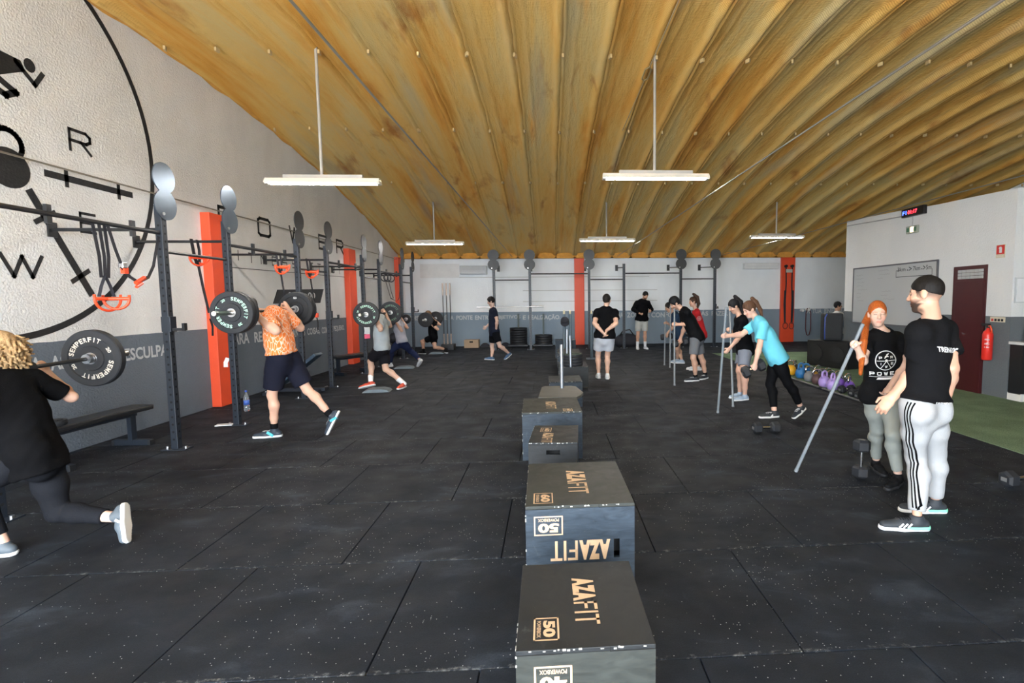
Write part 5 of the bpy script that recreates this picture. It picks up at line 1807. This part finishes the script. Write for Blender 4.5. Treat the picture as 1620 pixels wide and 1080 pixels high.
        if so.get('heel') is not None:
            F = Field([hl, te, A_], sv, .09)
            F.cone(hl - nn * .02, bl - nn * .02, .0445 * fs_, .051 * fs_, .02)
            F.cut(sole0 + nn * .034, nn)
            F.cut(sole0 + nn * .010, -nn)
            F.cut(A_ + ff_ * .05, ff_ + nn * .6)
            put('heel_foam', F, so['heel'], sh_, None)
        if so.get('stripe') is not None:
            mb = MB()
            for q in (-1, 1):
                for k in range(so.get('nst', 1)):
                    lw = so.get('low', 0)
                    p0 = A_ + ff_ * (.055 - lw + .028 * k) * fs_ - nn * (.036 + lw * .3) + sd_ * q * .047
                    p1 = A_ + ff_ * (.085 - lw * 1.4 + .028 * k) * fs_ - nn * (.062 + lw * .25) + sd_ * q * .052
                    mb.ribbon([p0, p1], tuple(ff_), so.get('stw', .016), .006)
            mb.build('side_mark', so['stripe'], sh_)
        if sp.get('sock'):
            F = Field([A_, K_], sv, .1)
            shd = nrm(K_ - A_)
            F.cone(A_ - shd * .03, A_ + shd * sp.get('sockh', .09) * s, .040 * lg, (.040 + .08 * sp.get('sockh', .09)) * lg, .02, cutb=True)
            put('sock', F, sp['sock'], par, None)
    out.update(par=par, MS=MS, MH=MH, up=up, rt=rt, fw=fw, fwh=fwh, rth=rth, g=g, hp=hp)
    return out
def decal(name, surf, mb2, origin, ru, rv, rn, m, lift=.0025):
    """lay flat print geometry (u,v in metres) on a garment surface"""
    o, V, Q = surf
    bvh = BVHTree.FromPolygons([Vector(v) for v in V.tolist()], Q.tolist())
    origin, ru, rv, rn = [Vector([float(x) for x in q]) for q in (origin, ru, rv, rn)]
    res = MB()
    vs = []
    bm = bmesh.new()
    bv = [bm.verts.new(v) for v in mb2.v]
    for f_ in mb2.f:
        try:
            bm.faces.new([bv[i] for i in f_])
        except ValueError:
            pass
    for _ in range(5):
        es = [e for e in bm.edges if e.calc_length() > .011]
        if not es:
            break
        bmesh.ops.subdivide_edges(bm, edges=es, cuts=1, use_grid_fill=True)
        bmesh.ops.triangulate(bm, faces=[f_ for f_ in bm.faces if len(f_.verts) > 4])
    bm.verts.index_update()
    mb2 = MB()
    mb2.v = [tuple(v.co) for v in bm.verts]
    mb2.f = [tuple(v.index for v in f_.verts) for f_ in bm.faces]
    bm.free()
    for u, v, _ in mb2.v:
        p = origin + ru * u + rv * v
        hit = bvh.ray_cast(p + rn * .4, -rn, .8)
        vs.append((hit[0] + rn * lift) if hit[0] is not None else p)
    res.add(vs, mb2.f)
    return res.build(name, m, o, fix=False)

JOINTS = {
    'trainer': {'HT':[2.599,3.419,1.764],'HC':[2.564,3.378,1.66],'NK':[2.644,3.435,1.501],'LS':[2.494,3.326,1.403],'RS':[2.815,3.503,1.399],'LE':[2.554,3.423,1.139],'RE':[2.761,3.361,1.153],'LW':[2.385,3.417,0.951],'RW':[2.793,3.437,0.912],'LH':[2.511,3.369,0.878],'RH':[2.693,3.43,0.865],'LK':[2.644,3.507,0.486],'RK':[2.851,3.585,0.49],'LA':[2.575,3.38,0.094],'RA':[2.923,3.654,0.093],'LT':[2.368,3.408,0.026],'RT':[2.712,3.687,0.024]},
    'redhead': {'HT':[2.837,4.316,1.609],'HC':[2.858,4.334,1.499],'NK':[2.916,4.373,1.336],'LS':[3.071,4.379,1.281],'RS':[2.767,4.331,1.293],'LE':[3.077,4.29,1.033],'RE':[2.659,4.195,1.104],'LW':[2.918,4.217,0.877],'RW':[2.522,4.097,1.278],'LH':[3.038,4.389,0.781],'RH':[2.854,4.35,0.79],'LK':[2.927,4.166,0.474],'RK':[2.988,4.474,0.44],'LA':[3.022,4.218,0.097],'RA':[3.094,4.631,0.092],'LT':[2.869,4.117,0.029],'RT':[3.053,4.454,0.037]},
    'turquoise': {'HT':[2.766,6.96,1.616],'HC':[2.752,6.967,1.497],'NK':[2.889,6.926,1.384],'LS':[2.868,6.778,1.287],'RS':[2.901,7.079,1.296],'LE':[2.823,6.767,1.007],'RE':[2.683,7.071,1.141],'LW':[2.751,6.724,0.781],'RW':[2.46,6.982,1.134],'LH':[3.073,6.803,0.845],'RH':[3.163,6.968,0.839],'LK':[3.248,6.797,0.477],'RK':[3.085,7.011,0.439],'LA':[3.455,6.856,0.15],'RA':[3.082,6.847,0.087],'LT':[3.328,6.771,0.027],'RT':[2.894,6.823,0.026]},
    'blackwoman': {'HT':[2.975,8.211,1.641],'HC':[2.985,8.207,1.522],'NK':[3.079,8.174,1.364],'LS':[3.093,8.025,1.281],'RS':[3.094,8.331,1.3],'LE':[3.018,8.059,1.023],'RE':[3.067,8.2,1.061],'LW':[2.853,8.017,0.857],'RW':[3.026,8.425,1.105],'LH':[3.166,8.151,0.828],'RH':[3.213,8.334,0.835],'LK':[3.077,8.005,0.467],'RK':[3.098,8.229,0.463],'LA':[3.142,8.084,0.089],'RA':[3.148,8.321,0.088],'LT':[2.965,8.026,0.027],'RT':[2.974,8.255,0.028]},
    'teeman': {'HT':[2.487,10.233,1.687],'HC':[2.502,10.231,1.565],'NK':[2.661,10.199,1.458],'LS':[2.693,10.008,1.39],'RS':[2.706,10.376,1.366],'LE':[2.788,10.139,1.151],'RE':[2.726,10.306,1.079],'LW':[2.532,10.113,1.148],'RW':[2.671,10.4,0.852],'LH':[2.901,10.069,0.908],'RH':[2.972,10.248,0.903],'LK':[2.827,10.014,0.483],'RK':[3.063,10.295,0.476],'LA':[2.905,10.11,0.088],'RA':[3.193,10.391,0.09],'LT':[2.707,10.066,0.026],'RT':[3.05,10.252,0.028]},
    'navyman': {'HT':[3.047,13.136,1.561],'HC':[3.063,13.136,1.442],'NK':[3.186,13.112,1.302],'LS':[3.229,12.934,1.224],'RS':[3.196,13.289,1.214],'LE':[3.159,12.99,0.956],'RE':[3.21,13.296,0.935],'LW':[3.015,13.082,0.779],'RW':[3.032,13.158,1.034],'LH':[3.327,13.009,0.721],'RH':[3.344,13.194,0.723],'LK':[3.328,13.245,0.37],'RK':[3.236,12.968,0.382],'LA':[3.359,12.962,0.091],'RA':[3.319,13.232,0.09],'LT':[3.18,13.034,0.03],'RT':[3.139,13.164,0.03]},
    'redwoman': {'HT':[3.288,11.718,1.704],'HC':[3.29,11.718,1.587],'NK':[3.349,11.704,1.413],'LS':[3.356,11.549,1.335],'RS':[3.385,11.853,1.333],'LE':[3.41,11.61,1.076],'RE':[3.398,11.78,1.071],'LW':[3.33,11.745,0.899],'RW':[3.255,11.686,0.907],'LH':[3.468,11.592,0.853],'RH':[3.496,11.779,0.848],'LK':[3.425,11.702,0.464],'RK':[3.389,11.716,0.458],'LA':[3.418,11.647,0.086],'RA':[3.39,11.834,0.087],'LT':[3.233,11.673,0.03],'RT':[3.206,11.804,0.03]},
    'hoodie': {'HT':[3.168,16.925,1.902],'HC':[3.155,16.943,1.784],'NK':[3.065,16.986,1.619],'LS':[3.244,16.944,1.536],'RS':[2.883,17.036,1.54],'LE':[3.384,17.075,1.323],'RE':[2.733,16.899,1.334],'LW':[3.309,16.836,1.273],'RW':[2.922,16.785,1.208],'LH':[3.142,17.025,0.986],'RH':[2.95,17.026,0.986],'LK':[3.156,17.015,0.537],'RK':[2.92,17.012,0.538],'LA':[3.168,17.043,0.103],'RA':[2.903,17.039,0.103],'LT':[3.204,16.849,0.033],'RT':[2.884,16.844,0.032]},
    'backman': {'HT':[1.186,10.75,1.758],'HC':[1.184,10.743,1.642],'NK':[1.169,10.731,1.458],'LS':[0.982,10.728,1.397],'RS':[1.351,10.735,1.382],'LE':[0.907,10.571,1.171],'RE':[1.354,10.547,1.166],'LW':[1.069,10.523,0.986],'RW':[1.148,10.533,1.014],'LH':[1.037,10.7,0.89],'RH':[1.226,10.692,0.888],'LK':[0.999,10.842,0.482],'RK':[1.195,10.778,0.466],'LA':[0.999,10.72,0.091],'RA':[1.175,10.61,0.089],'LT':[0.99,10.917,0.032],'RT':[1.197,10.807,0.031]},
    'walker': {'HT':[-1.657,14.595,1.757],'HC':[-1.662,14.588,1.637],'NK':[-1.623,14.597,1.448],'LS':[-1.548,14.431,1.358],'RS':[-1.674,14.77,1.356],'LE':[-1.48,14.334,1.099],'RE':[-1.653,14.878,1.093],'LW':[-1.518,14.423,0.868],'RW':[-1.823,14.793,0.929],'LH':[-1.563,14.505,0.791],'RH':[-1.625,14.685,0.78],'LK':[-1.426,14.406,0.391],'RK':[-1.688,14.769,0.357],'LA':[-1.205,14.665,0.165],'RA':[-1.658,14.461,0.087],'LT':[-1.297,14.542,0.027],'RT':[-1.837,14.542,0.027]},
    'blacklunge': {'HT':[-3.933,16.572,1.338],'HC':[-3.881,16.579,1.23],'NK':[-3.788,16.596,1.065],'LS':[-3.73,16.422,0.991],'RS':[-3.818,16.78,1.003],'LE':[-3.548,16.359,0.783],'RE':[-3.603,16.937,0.906],'LW':[-3.746,16.368,0.94],'RW':[-3.782,16.899,1.073],'LH':[-3.736,16.536,0.507],'RH':[-3.764,16.724,0.513],'LK':[-4.122,16.679,0.378],'RK':[-3.67,16.439,0.205],'LA':[-4.013,16.412,0.089],'RA':[-3.387,16.722,0.117],'LT':[-4.172,16.526,0.028],'RT':[-3.321,16.55,0.028]},
    'whitelunge': {'HT':[-4.091,13.144,1.398],'HC':[-4.029,13.16,1.301],'NK':[-3.877,13.194,1.199],'LS':[-3.822,13.038,1.149],'RS':[-3.863,13.358,1.145],'LE':[-3.682,12.927,0.936],'RE':[-3.707,13.52,0.979],'LW':[-3.819,12.939,1.145],'RW':[-3.823,13.497,1.2],'LH':[-3.733,13.085,0.675],'RH':[-3.785,13.275,0.668],'LK':[-3.594,13.347,0.377],'RK':[-4.006,13.021,0.41],'LA':[-3.317,13.116,0.194],'RA':[-4.092,13.281,0.116],'LT':[-3.391,13.201,0.028],'RT':[-4.192,13.113,0.067]},
    'greylunge': {'HT':[-3.467,10.019,1.509],'HC':[-3.413,10.041,1.407],'NK':[-3.249,9.989,1.338],'LS':[-3.203,9.808,1.285],'RS':[-3.252,10.176,1.287],'LE':[-3.108,9.584,1.142],'RE':[-3.196,10.427,1.17],'LW':[-3.2,9.635,1.375],'RW':[-3.248,10.373,1.417],'LH':[-3.219,9.886,0.777],'RH':[-3.234,10.077,0.771],'LK':[-3.488,10.09,0.508],'RK':[-3.157,9.936,0.369],'LA':[-3.447,9.942,0.125],'RA':[-2.847,9.973,0.094],'LT':[-3.631,9.921,0.031],'RT':[-2.876,9.778,0.023]},
    'orange': {'HT':[-3.63,6.285,1.691],'HC':[-3.57,6.306,1.59],'NK':[-3.402,6.389,1.537],'LS':[-3.318,6.219,1.457],'RS':[-3.325,6.582,1.488],'LE':[-3.129,6.042,1.329],'RE':[-3.208,6.786,1.324],'LW':[-3.325,6.097,1.481],'RW':[-3.304,6.724,1.557],'LH':[-3.28,6.342,0.965],'RH':[-3.248,6.53,0.959],'LK':[-3.387,6.374,0.532],'RK':[-3.049,6.553,0.553],'LA':[-3.416,6.436,0.106],'RA':[-2.783,6.552,0.232],'LT':[-3.602,6.403,0.027],'RT':[-2.809,6.5,0.031]},
    'lady': {'HT':[-3.734,3.607,1.427],'HC':[-3.669,3.635,1.338],'NK':[-3.599,3.569,1.189],'LS':[-3.59,3.419,1.108],'RS':[-3.575,3.727,1.134],'LE':[-3.482,3.209,0.973],'RE':[-3.507,3.93,0.971],'LW':[-3.622,3.2,1.163],'RW':[-3.662,3.94,1.149],'LH':[-3.438,3.51,0.679],'RH':[-3.499,3.675,0.606],'LK':[-3.765,3.459,0.445],'RK':[-3.471,3.711,0.191],'LA':[-3.617,3.485,0.083],'RA':[-3.088,3.697,0.152],'LT':[-3.805,3.462,0.03],'RT':[-2.965,3.617,0.032]},
    'seated': {'HT':[8.359,14.49,1.53],'HC':[8.359,14.492,1.41],'NK':[8.341,14.497,1.221],'LS':[8.174,14.422,1.145],'RS':[8.513,14.568,1.153],'LE':[8.188,14.42,0.86],'RE':[8.497,14.579,0.868],'LW':[8.053,14.42,0.649],'RW':[8.357,14.58,0.661],'LH':[8.255,14.494,0.663],'RH':[8.445,14.511,0.668],'LK':[7.958,14.5,0.351],'RK':[8.225,14.495,0.299],'LA':[8.27,14.5,0.088],'RA':[8.574,14.503,0.088],'LT':[8.072,14.5,0.029],'RT':[8.377,14.501,0.029]},
}
TAIL_RED = [(2.850, 4.43, 1.50), (2.79, 4.385, 1.425), (2.705, 4.26, 1.365), (2.640, 4.17, 1.275), (2.622, 4.16, 1.142), (2.628, 4.18, 0.999)]
TAIL_TQ = [(2.786, 6.96, 1.648), (2.841, 6.96, 1.595), (2.905, 6.96, 1.49), (2.934, 6.96, 1.384)]
TAIL_BW = [(2.998, 8.2, 1.682), (3.084, 8.2, 1.589), (3.129, 8.2, 1.414), (3.121, 8.2, 1.229)]
TAIL_RW = [(3.302, 11.72, 1.766), (3.391, 11.72, 1.693), (3.423, 11.72, 1.547), (3.394, 11.72, 1.43)]

for k_, dv in (('redhead', {'RW': (.035, .03, -.05)}),):
    for j_, v_ in dv.items():
        JOINTS[k_][j_] = [a + b for a, b in zip(JOINTS[k_][j_], v_)]
TEE = lambda m, **k: dict(name='tshirt', mat=m, **k)
BT = cloth('19191b')
BSH = dict(name='shorts', len=.62, mat=cloth('17171a'), loose=.014)
DK = mat('shoe_dark', (.022, .026, .032), .7, var=.2, vs=20)
WS = mat('sole_white', (.70, .71, .71), .6)
BS = mat('sole_black', (.015, .015, .017), .7)
MINT = mat('mint_foam', (.22, .68, .46), .6)
WSH = mat('shoe_white', (.62, .64, .66), .7)
OUT = {}
LIFT = dict(Lh=dict(d=(-.45, .05, .9), l=(0, 1, 0), n=(-1, 0, -.3), curl=.85), Rh=dict(d=(-.45, -.05, .9), l=(0, -1, 0), n=(-1, 0, -.3), curl=.85))
# trainer
p = OUT['trainer'] = build_person('bearded man in black tee and grey joggers with three black stripes', JOINTS['trainer'], 1.78, 'm', (-.60, .78, -.10),
    dict(skin=(.50, .29, .20), hair='short', hairc=(.010, .008, .007), hairth=.0035, hairline=.046, beard=.93, buzz=.86, hcut=.0, arm=1.10, bulk=.90, leg=.88,
         top=TEE(BT, loose=.014, hem=-.065, fold=.009), bottom=dict(name='joggers', len=1, mat=cloth((.36, .37, .38)), loose=.015, end=.90, cuff=.9, fold=.006),
         shoe=dict(mat=DK, sole=WS, stripe=T_WHITE, nst=3, stw=.010, heel=MINT, lace=cloth('2a2c30')), Lh=dict(curl=.30), Rh=dict(curl=.22)), .005)
mb = MB()
text_fit(mb, 'TREINADOR', lambda u, v: (u, v, 0), -.105, .105, -.018, .018, .03)
decal('back_print', p['top'], mb, p['MS'] - p['up'] * .115, p['rt'], p['up'], -p['fw'], T_WHITE)
mb = MB()
text_fit(mb, 'JULGAMENTO', lambda u, v: (u, v, 0), -.09, .09, -.010, .010, .03)
decal('back_print', p['top'], mb, p['MH'] + p['up'] * .05, p['rt'], p['up'], -p['fw'], T_WHITE)
g = p['g']
for sd, sg in (('L', -1), ('R', 1)):
    H_, K_, A_ = g[sd + 'H'], g[sd + 'K'], g[sd + 'A']
    path = [H_ + (K_ - H_) * q for q in np.linspace(-.12, 1, 14)] + [K_ + (A_ - K_) * q for q in np.linspace(.08, .84, 12)]
    o, V, Q = p['bottom']
    bvh = BVHTree.FromPolygons([Vector(v) for v in V.tolist()], Q.tolist())
    out_d = Vector((p['rth'] * sg).tolist())
    side = Vector(p['fwh'].tolist())
    for k in (-1, 0, 1):
        mb = MB()
        pv = None
        vs = []
        for c in path:
            c = Vector(c.tolist()) + side * (k * .021 - .032)
            row = []
            for e in (-.0052, .0052):
                q = c + side * e
                hit = bvh.ray_cast(q + out_d * .35, -out_d, .6)
                row.append((hit[0] + out_d * .003) if hit[0] is not None else q + out_d * .09)
            vs += row
        mb.add(vs, [(2 * i, 2 * i + 1, 2 * i + 3, 2 * i + 2) for i in range(len(path) - 1)])
        mb.build('side_stripe', cloth('101012'), o, True)
# red haired woman
p = OUT['redhead'] = build_person('red haired woman in black logo tee holding a stick', JOINTS['redhead'], 1.64, 'f', (-.38, -.92, -.10),
    dict(skin=(.62, .40, .31), hair='tail', hairc=(.40, .095, .018), hairth=.005, hairline=.040, fore=.124, closed=True, brow=.45,
         tail=[(2.55, 4.2, .98)], tails=[[(HCp, r) for HCp, r in zip(TAIL_RED, (.030, .030, .028, .028, .025, .012))]],
         top=TEE(cloth('18181a'), loose=.020, hem=.06, fold=.008), bottom=dict(name='leggings', len=1, mat=cloth((.27, .29, .27), .8), loose=.006, end=.88, cuff=1.0, fold=.0015),
         shoe=dict(mat=mat('shoe_black', (.008, .008, .009), .8, spec=.1), sole=BS, lace=cloth('1a1a1c')), Rh=dict(d=(-.62, -.35, .45), l=(.15, -.39, .91), curl=.85, n=(-.6, -.6, -.1)), Lh=dict(curl=.3)), .005)
mb = MB()
def logo2d(mb, R_):
    f2 = lambda u, v: (u * R_, v * R_, 0)
    n = 40
    for i in range(n):
        t0, t1 = 2 * PI * i / n, 2 * PI * (i + 1) / n
        mb.add([f2(r * math.cos(t), r * math.sin(t)) for t, r in ((t0, .94), (t1, .94), (t1, 1.02), (t0, 1.02))], [(0, 1, 2, 3)])
    for s in (-1, 1):
        strokes(mb, [[(s * .2, .0), (s * .86, .0)], [(s * .08, -.12), (s * .50, -.78)]], f2, .07)
    mb.add([f2(.14 * math.cos(2 * PI * i / 16), .02 + .14 * math.sin(2 * PI * i / 16)) for i in range(16)], [tuple(range(16))])
    strokes(mb, [[(-.1, .42), (.1, .55), (.22, .66)], [(-.16, .30), (.06, .46), (.2, .42)], [(.06, .60), (.26, .70)]], f2, .09)
    for ch, u, v in (('P', -.66, .22), ('R', .46, .22), ('I', -.62, -.42), ('E', .50, -.42), ('W', -.11, -.72)):
        glyph(mb, ch, f2, u, v, .22, .2, .055)
logo2d(mb, .084)
for ch, u in zip('POWER', (-.115, -.062, -.01, .042, .092)):
    glyph(mb, ch, lambda a, b: (a, b, 0), u, -.128, .028, .024, .0065)
strokes(mb, [[(-.12, -.142), (.12, -.142)]], lambda a, b: (a, b, 0), .004)
mb.add([(-.07, -.168, 0), (.058, -.168, 0), (.07, -.150, 0), (-.058, -.150, 0)], [(0, 1, 2, 3)])
an = .50
ln = p['fw'] * math.cos(an) + p['rt'] * math.sin(an)
lr = p['rt'] * math.cos(an) - p['fw'] * math.sin(an)
decal('chest_logo', p['top'], mb, p['MS'] - p['up'] * .180, lr * -1, p['up'], ln, T_WHITE)
# turquoise woman
OUT['turq'] = build_person('woman in turquoise tee and black leggings leaning forward', JOINTS['turquoise'], 1.66, 'f', (-.85, -.12, -.48),
    dict(skin=(.60, .37, .28), hair='tail', hairc=(.10, .050, .028), hairth=.008, tail=TAIL_TQ, tails=[[(q, r) for q, r in zip(TAIL_TQ, (.026, .03, .026, .012))]],
         top=TEE(cloth((.14, .52, .66)), loose=.026, hem=.065, sleeve=.66), bottom=dict(name='leggings', len=1, mat=cloth('131315', .7), loose=.006, end=.86, fold=.001), bulk=1.12, leg=1.1, arm=1.1,
         shoe=dict(mat=DK, sole=WS, stripe=T_WHITE, lace=WSH), Rh=dict(d=(-1, -.1, 0), l=(0, 0, 1), n=(0, -1, 0), curl=.85), Lh=dict(d=(-.1, .02, -1), l=(-1, 0, .3), n=(.1, 1, 0), curl=.85)), .006)
dumbbell('round headed dumbbell in the turquoise-shirted woman\'s lowered hand', (2.742, 6.765, .700), (-.86, .1, -.42), .085, .115)
# woman in black
OUT['bw'] = build_person('dark haired woman in black tee and grey shorts beside the turquoise shirt', JOINTS['blackwoman'], 1.66, 'f', (-.85, -.05, -.48),
    dict(skin=(.58, .35, .26), hair='tail', hairc=(.012, .011, .012), hairth=.009, tail=TAIL_BW, tails=[[(q, r) for q, r in zip(TAIL_BW, (.03, .045, .045, .018))]],
         top=TEE(cloth('151517'), loose=.022, hem=.08), bottom=dict(name='shorts', len=.72, mat=cloth((.20, .22, .27)), loose=.018), leg=1.08, bulk=1.05,
         shoe=dict(mat=mat('shoe_pale_blue', (.30, .38, .48), .7), sole=WS), Rh=dict(l=(0, 0, 1), n=(0, -1, 0), d=(-.6, -.1, .3), curl=.8), Lh=dict(curl=.45)), .009)
# black tee man with stick
OUT['tee'] = build_person('man in black tee and grey shorts leaning with a stick', JOINTS['teeman'], 1.78, 'm', (-.80, -.1, -.58),
    dict(skin=(.52, .31, .22), hair='short', hairc=(.010, .010, .011), hairth=.018, beard=.55, hairline=.05,
         top=TEE(cloth('131315'), loose=.018, hem=.09), bottom=dict(name='shorts', len=.85, mat=cloth((.13, .135, .145)), loose=.018),
         shoe=dict(mat=DK, sole=WS, lace=WSH), sock=cloth('19191b'), sockh=.05, Lh=dict(d=(-1, -.1, 0), l=(0, 0, 1), n=(0, 1, 0), curl=.85), Rh=dict(d=(-.1, 0, -1), l=(-1, 0, 0), n=(0, -1, 0), curl=.85)), .0105)
dumbbell('dumbbell in the hand of the man in black tee and grey shorts', (2.665, 10.385, .765), (-.95, .1, -.2), .082, .11)
OUT['navy'] = build_person('person in navy tee and black shorts behind the leaning man', JOINTS['navyman'], 1.72, 'm', (-.85, -.05, -.40),
    dict(skin=(.50, .30, .21), hair='short', hairc=(.02, .016, .014), hairth=.012, top=TEE(cloth((.022, .045, .085)), loose=.018, hem=.08), bottom=BSH, bulk=1.05, leg=1.05,
         shoe=dict(mat=mat('shoe_pale_blue', (.30, .38, .48), .7), sole=WS), Rh=dict(l=(0, 0, 1), d=(-1, -.3, 0), n=(0, -1, 0), curl=.8), Lh=dict(d=(-.2, 0, -1), l=(-1, 0, 0), n=(0, 1, 0), curl=.85)), .0125)
dumbbell('dumbbell in the lowered hand of the person in the navy tee', (2.995, 13.09, .69), (-.95, .1, -.1), .075, .11)
OUT['redw'] = build_person('woman in red tee with a ponytail behind the leaning man', JOINTS['redwoman'], 1.66, 'f', (-1, -.1, -.12),
    dict(skin=(.56, .34, .25), hair='tail', hairc=(.055, .030, .020), hairth=.008, tail=TAIL_RW, tails=[[(q, r) for q, r in zip(TAIL_RW, (.028, .04, .04, .02))]],
         top=TEE(cloth((.50, .025, .030)), loose=.018, hem=.10, long=False), bottom=dict(name='leggings', len=1, mat=cloth('131315', .7), loose=.006, end=.9, fold=.001), shoe=dict(mat=WSH, sole=WS)), .0125)
mb = MB()
logo2d(mb, .05)
q = OUT['redw']
decal('shoulder_logo', q['top'], mb, q['MS'] - q['up'] * .13 + q['rt'] * -.0 , -q['fw'], q['up'], -q['rt'], T_WHITE)
OUT['hood'] = build_person('man in black hoodie and light grey shorts at the far wall', JOINTS['hoodie'], 1.80, 'm', (.35, -.80, -.45),
    dict(skin=(.50, .29, .20), hair='short', hairc=(.010, .010, .010), hairth=.012, beard=.8, top=dict(name='hoodie', mat=cloth('111113'), loose=.034, hem=.03, long=True, hood=True, fold=.008), arm=1.12,
         bottom=dict(name='shorts', len=.85, mat=cloth((.36, .37, .35)), loose=.024), sock=mat('sock_white', (.72, .74, .76), .9), sockh=.15, shoe=dict(mat=WSH, sole=WS), Rh=dict(curl=.6), Lh=dict(curl=.4)), .0135)
OUT['backm'] = build_person('man in black tee seen from behind with clasped hands', JOINTS['backman'], 1.76, 'm', (.40, .90, .0),
    dict(skin=(.55, .34, .25), hair='short', hairc=(.020, .017, .015), hairth=.008, buzz=.55, top=TEE(cloth('121214'), loose=.022, hem=.04), arm=1.1, bulk=1.08,
         bottom=dict(name='shorts', len=.70, mat=cloth((.38, .40, .44)), loose=.030, fold=.006), sock=mat('sock_white', (.72, .74, .76), .9), sockh=.02, shoe=dict(mat=WSH, sole=WS),
         Lh=dict(d=(.6, 0, -.7), curl=.4), Rh=dict(d=(-.2, -.1, -.9), curl=.3)), .0095)
q = OUT['backm']
OUT['walk'] = build_person('man in navy polo walking past the far wall', JOINTS['walker'], 1.76, 'm', (-1, -.05, -.32),
    dict(skin=(.58, .38, .30), hair='short', hairc=(.014, .011, .010), hairth=.014, top=TEE(cloth((.016, .020, .036)), loose=.018, hem=.10), bottom=dict(name='shorts', len=.72, mat=cloth('15161a'), loose=.018),
         shoe=dict(mat=mat('shoe_blue', (.05, .10, .18), .7), sole=WS), Lh=dict(curl=.35), Rh=dict(curl=.35)), .012)
OUT['bl'] = build_person('lifter in black lunging farthest down the left rig', JOINTS['blacklunge'], 1.75, 'm', (-1, 0, -.2),
    dict(skin=(.52, .31, .22), hair='short', hairc=(.16, .10, .06), hairth=.010, top=TEE(cloth('101012'), loose=.016, hem=.06), bottom=BSH, sock=cloth('202022'), sockh=.08,
         shoe=dict(mat=mat('shoe_black', (.012, .012, .013), .8), sole=WS), **LIFT), .013)
OUT['wh'] = build_person('lifter in pale top and navy leggings lunging under a barbell', JOINTS['whitelunge'], 1.72, 'f', (-1, 0, -.35),
    dict(skin=(.56, .34, .25), hair='tail', hairc=(.05, .03, .02), top=TEE(cloth((.42, .42, .48)), loose=.022, hem=.04), bottom=dict(name='leggings', len=1, mat=cloth((.016, .022, .060), .8), loose=.012, end=.92, fold=.002), bulk=1.05, leg=1.05,
         shoe=dict(mat=WSH, sole=WS), **LIFT), .012)
OUT['gr'] = build_person('lifter in light grey tee and orange shoes lunging under a barbell', JOINTS['greylunge'], 1.76, 'm', (-1, 0, -.35),
    dict(skin=(.60, .38, .28), hair='short', hairc=(.04, .025, .018), top=TEE(cloth((.37, .41, .43)), loose=.024, hem=.03), bottom=dict(name='shorts', len=.78, mat=cloth('232226'), loose=.018),
         sock=mat('sock_white', (.72, .74, .76), .9), sockh=.13, shoe=dict(mat=mat('shoe_orange', (.52, .06, .025), .6), sole=WS), **LIFT), .0095)
q = OUT['gr']
mb = MB()
mb.tube([(-.01, .02, 0), (.005, -.02, 0), (.0, -.05, 0), (.012, -.09, 0)], .004, 5)
decal('drawstring', q['bottom'], mb, q['MH'] + q['up'] * .0 + q['fwh'] * .02, q['rth'], q['up'], q['fwh'], T_WHITE, .006)
# orange shirt
m = mat('orange_print', (.8, .3, .1), .85, var=0, spec=.2)
nt, b = nodes(m)
tc = nt.nodes.new('ShaderNodeTexCoord')
v = nt.nodes.new('ShaderNodeTexVoronoi')
v.feature = 'DISTANCE_TO_EDGE'
v.inputs['Scale'].default_value = 24
mp = nt.nodes.new('ShaderNodeMapping')
mp.inputs['Scale'].default_value = (1.6, 1.3, .55)
mp.inputs['Rotation'].default_value = (.35, .95, .3)
nt.links.new(tc.outputs['Object'], mp.inputs['Vector'])
nt.links.new(mp.outputs['Vector'], v.inputs['Vector'])
cc = ramp(nt, v.outputs['Distance'], [(.02, (.74, .56, .46)), (.055, (.72, .38, .22)), (.10, (.78, .21, .045)), (.5, (.74, .16, .03))])
nt.links.new(cc, b.inputs['Base Color'])
OUT['or'] = build_person('lifter in orange patterned tee lunging under a barbell', JOINTS['orange'], 1.78, 'm', (-.92, 0, -.40),
    dict(skin=(.60, .36, .26), hair='short', hairc=(.03, .02, .016), top=TEE(m, loose=.026, hem=-.085, fold=.008, sleeve=.7), arm=1.15, bulk=1.02, leg=1.0,
         bottom=dict(name='shorts', len=.80, mat=cloth((.016, .017, .030)), loose=.026, fold=.006), sock=cloth('16161a'), sockh=.07, shoe=dict(mat=mat('shoe_navy', (.02, .03, .045), .6), sole=WS, lace=T_WHITE, stripe=mat('teal_rubber', (.02, .34, .40), .5), stw=.085, low=.03), **LIFT), .0062)
# curly haired woman
OUT['lady'] = build_person('curly blonde woman in black lunging with a barbell on her back', JOINTS['lady'], 1.66, 'f', (-1, .15, -.10),
    dict(skin=(.66, .42, .32), hair='curly', hairc=(.40, .26, .13), hairth=.02, top=TEE(cloth('121213'), loose=.022, hem=.12, fold=.009, sleeve=.75), bulk=1.04, leg=1.12, arm=1.06,
         bottom=dict(name='leggings', len=1, mat=cloth((.016, .017, .021), .75), loose=.008, end=.84, fold=.001), shoe=dict(mat=mat('shoe_slate', (.08, .10, .12), .6), sole=WS, stripe=T_WHITE), **LIFT), .0065)
OUT['seat'] = build_person('dark haired man in white top half hidden behind the black case', JOINTS['seated'], 1.75, 'm', (.9, -.4, -.05),
    dict(skin=(.45, .26, .18), hair='short', hairc=(.010, .010, .010), hairth=.012, top=TEE(mat('sock_white', (.72, .74, .76), .9), loose=.018), bottom=BSH), .0145)
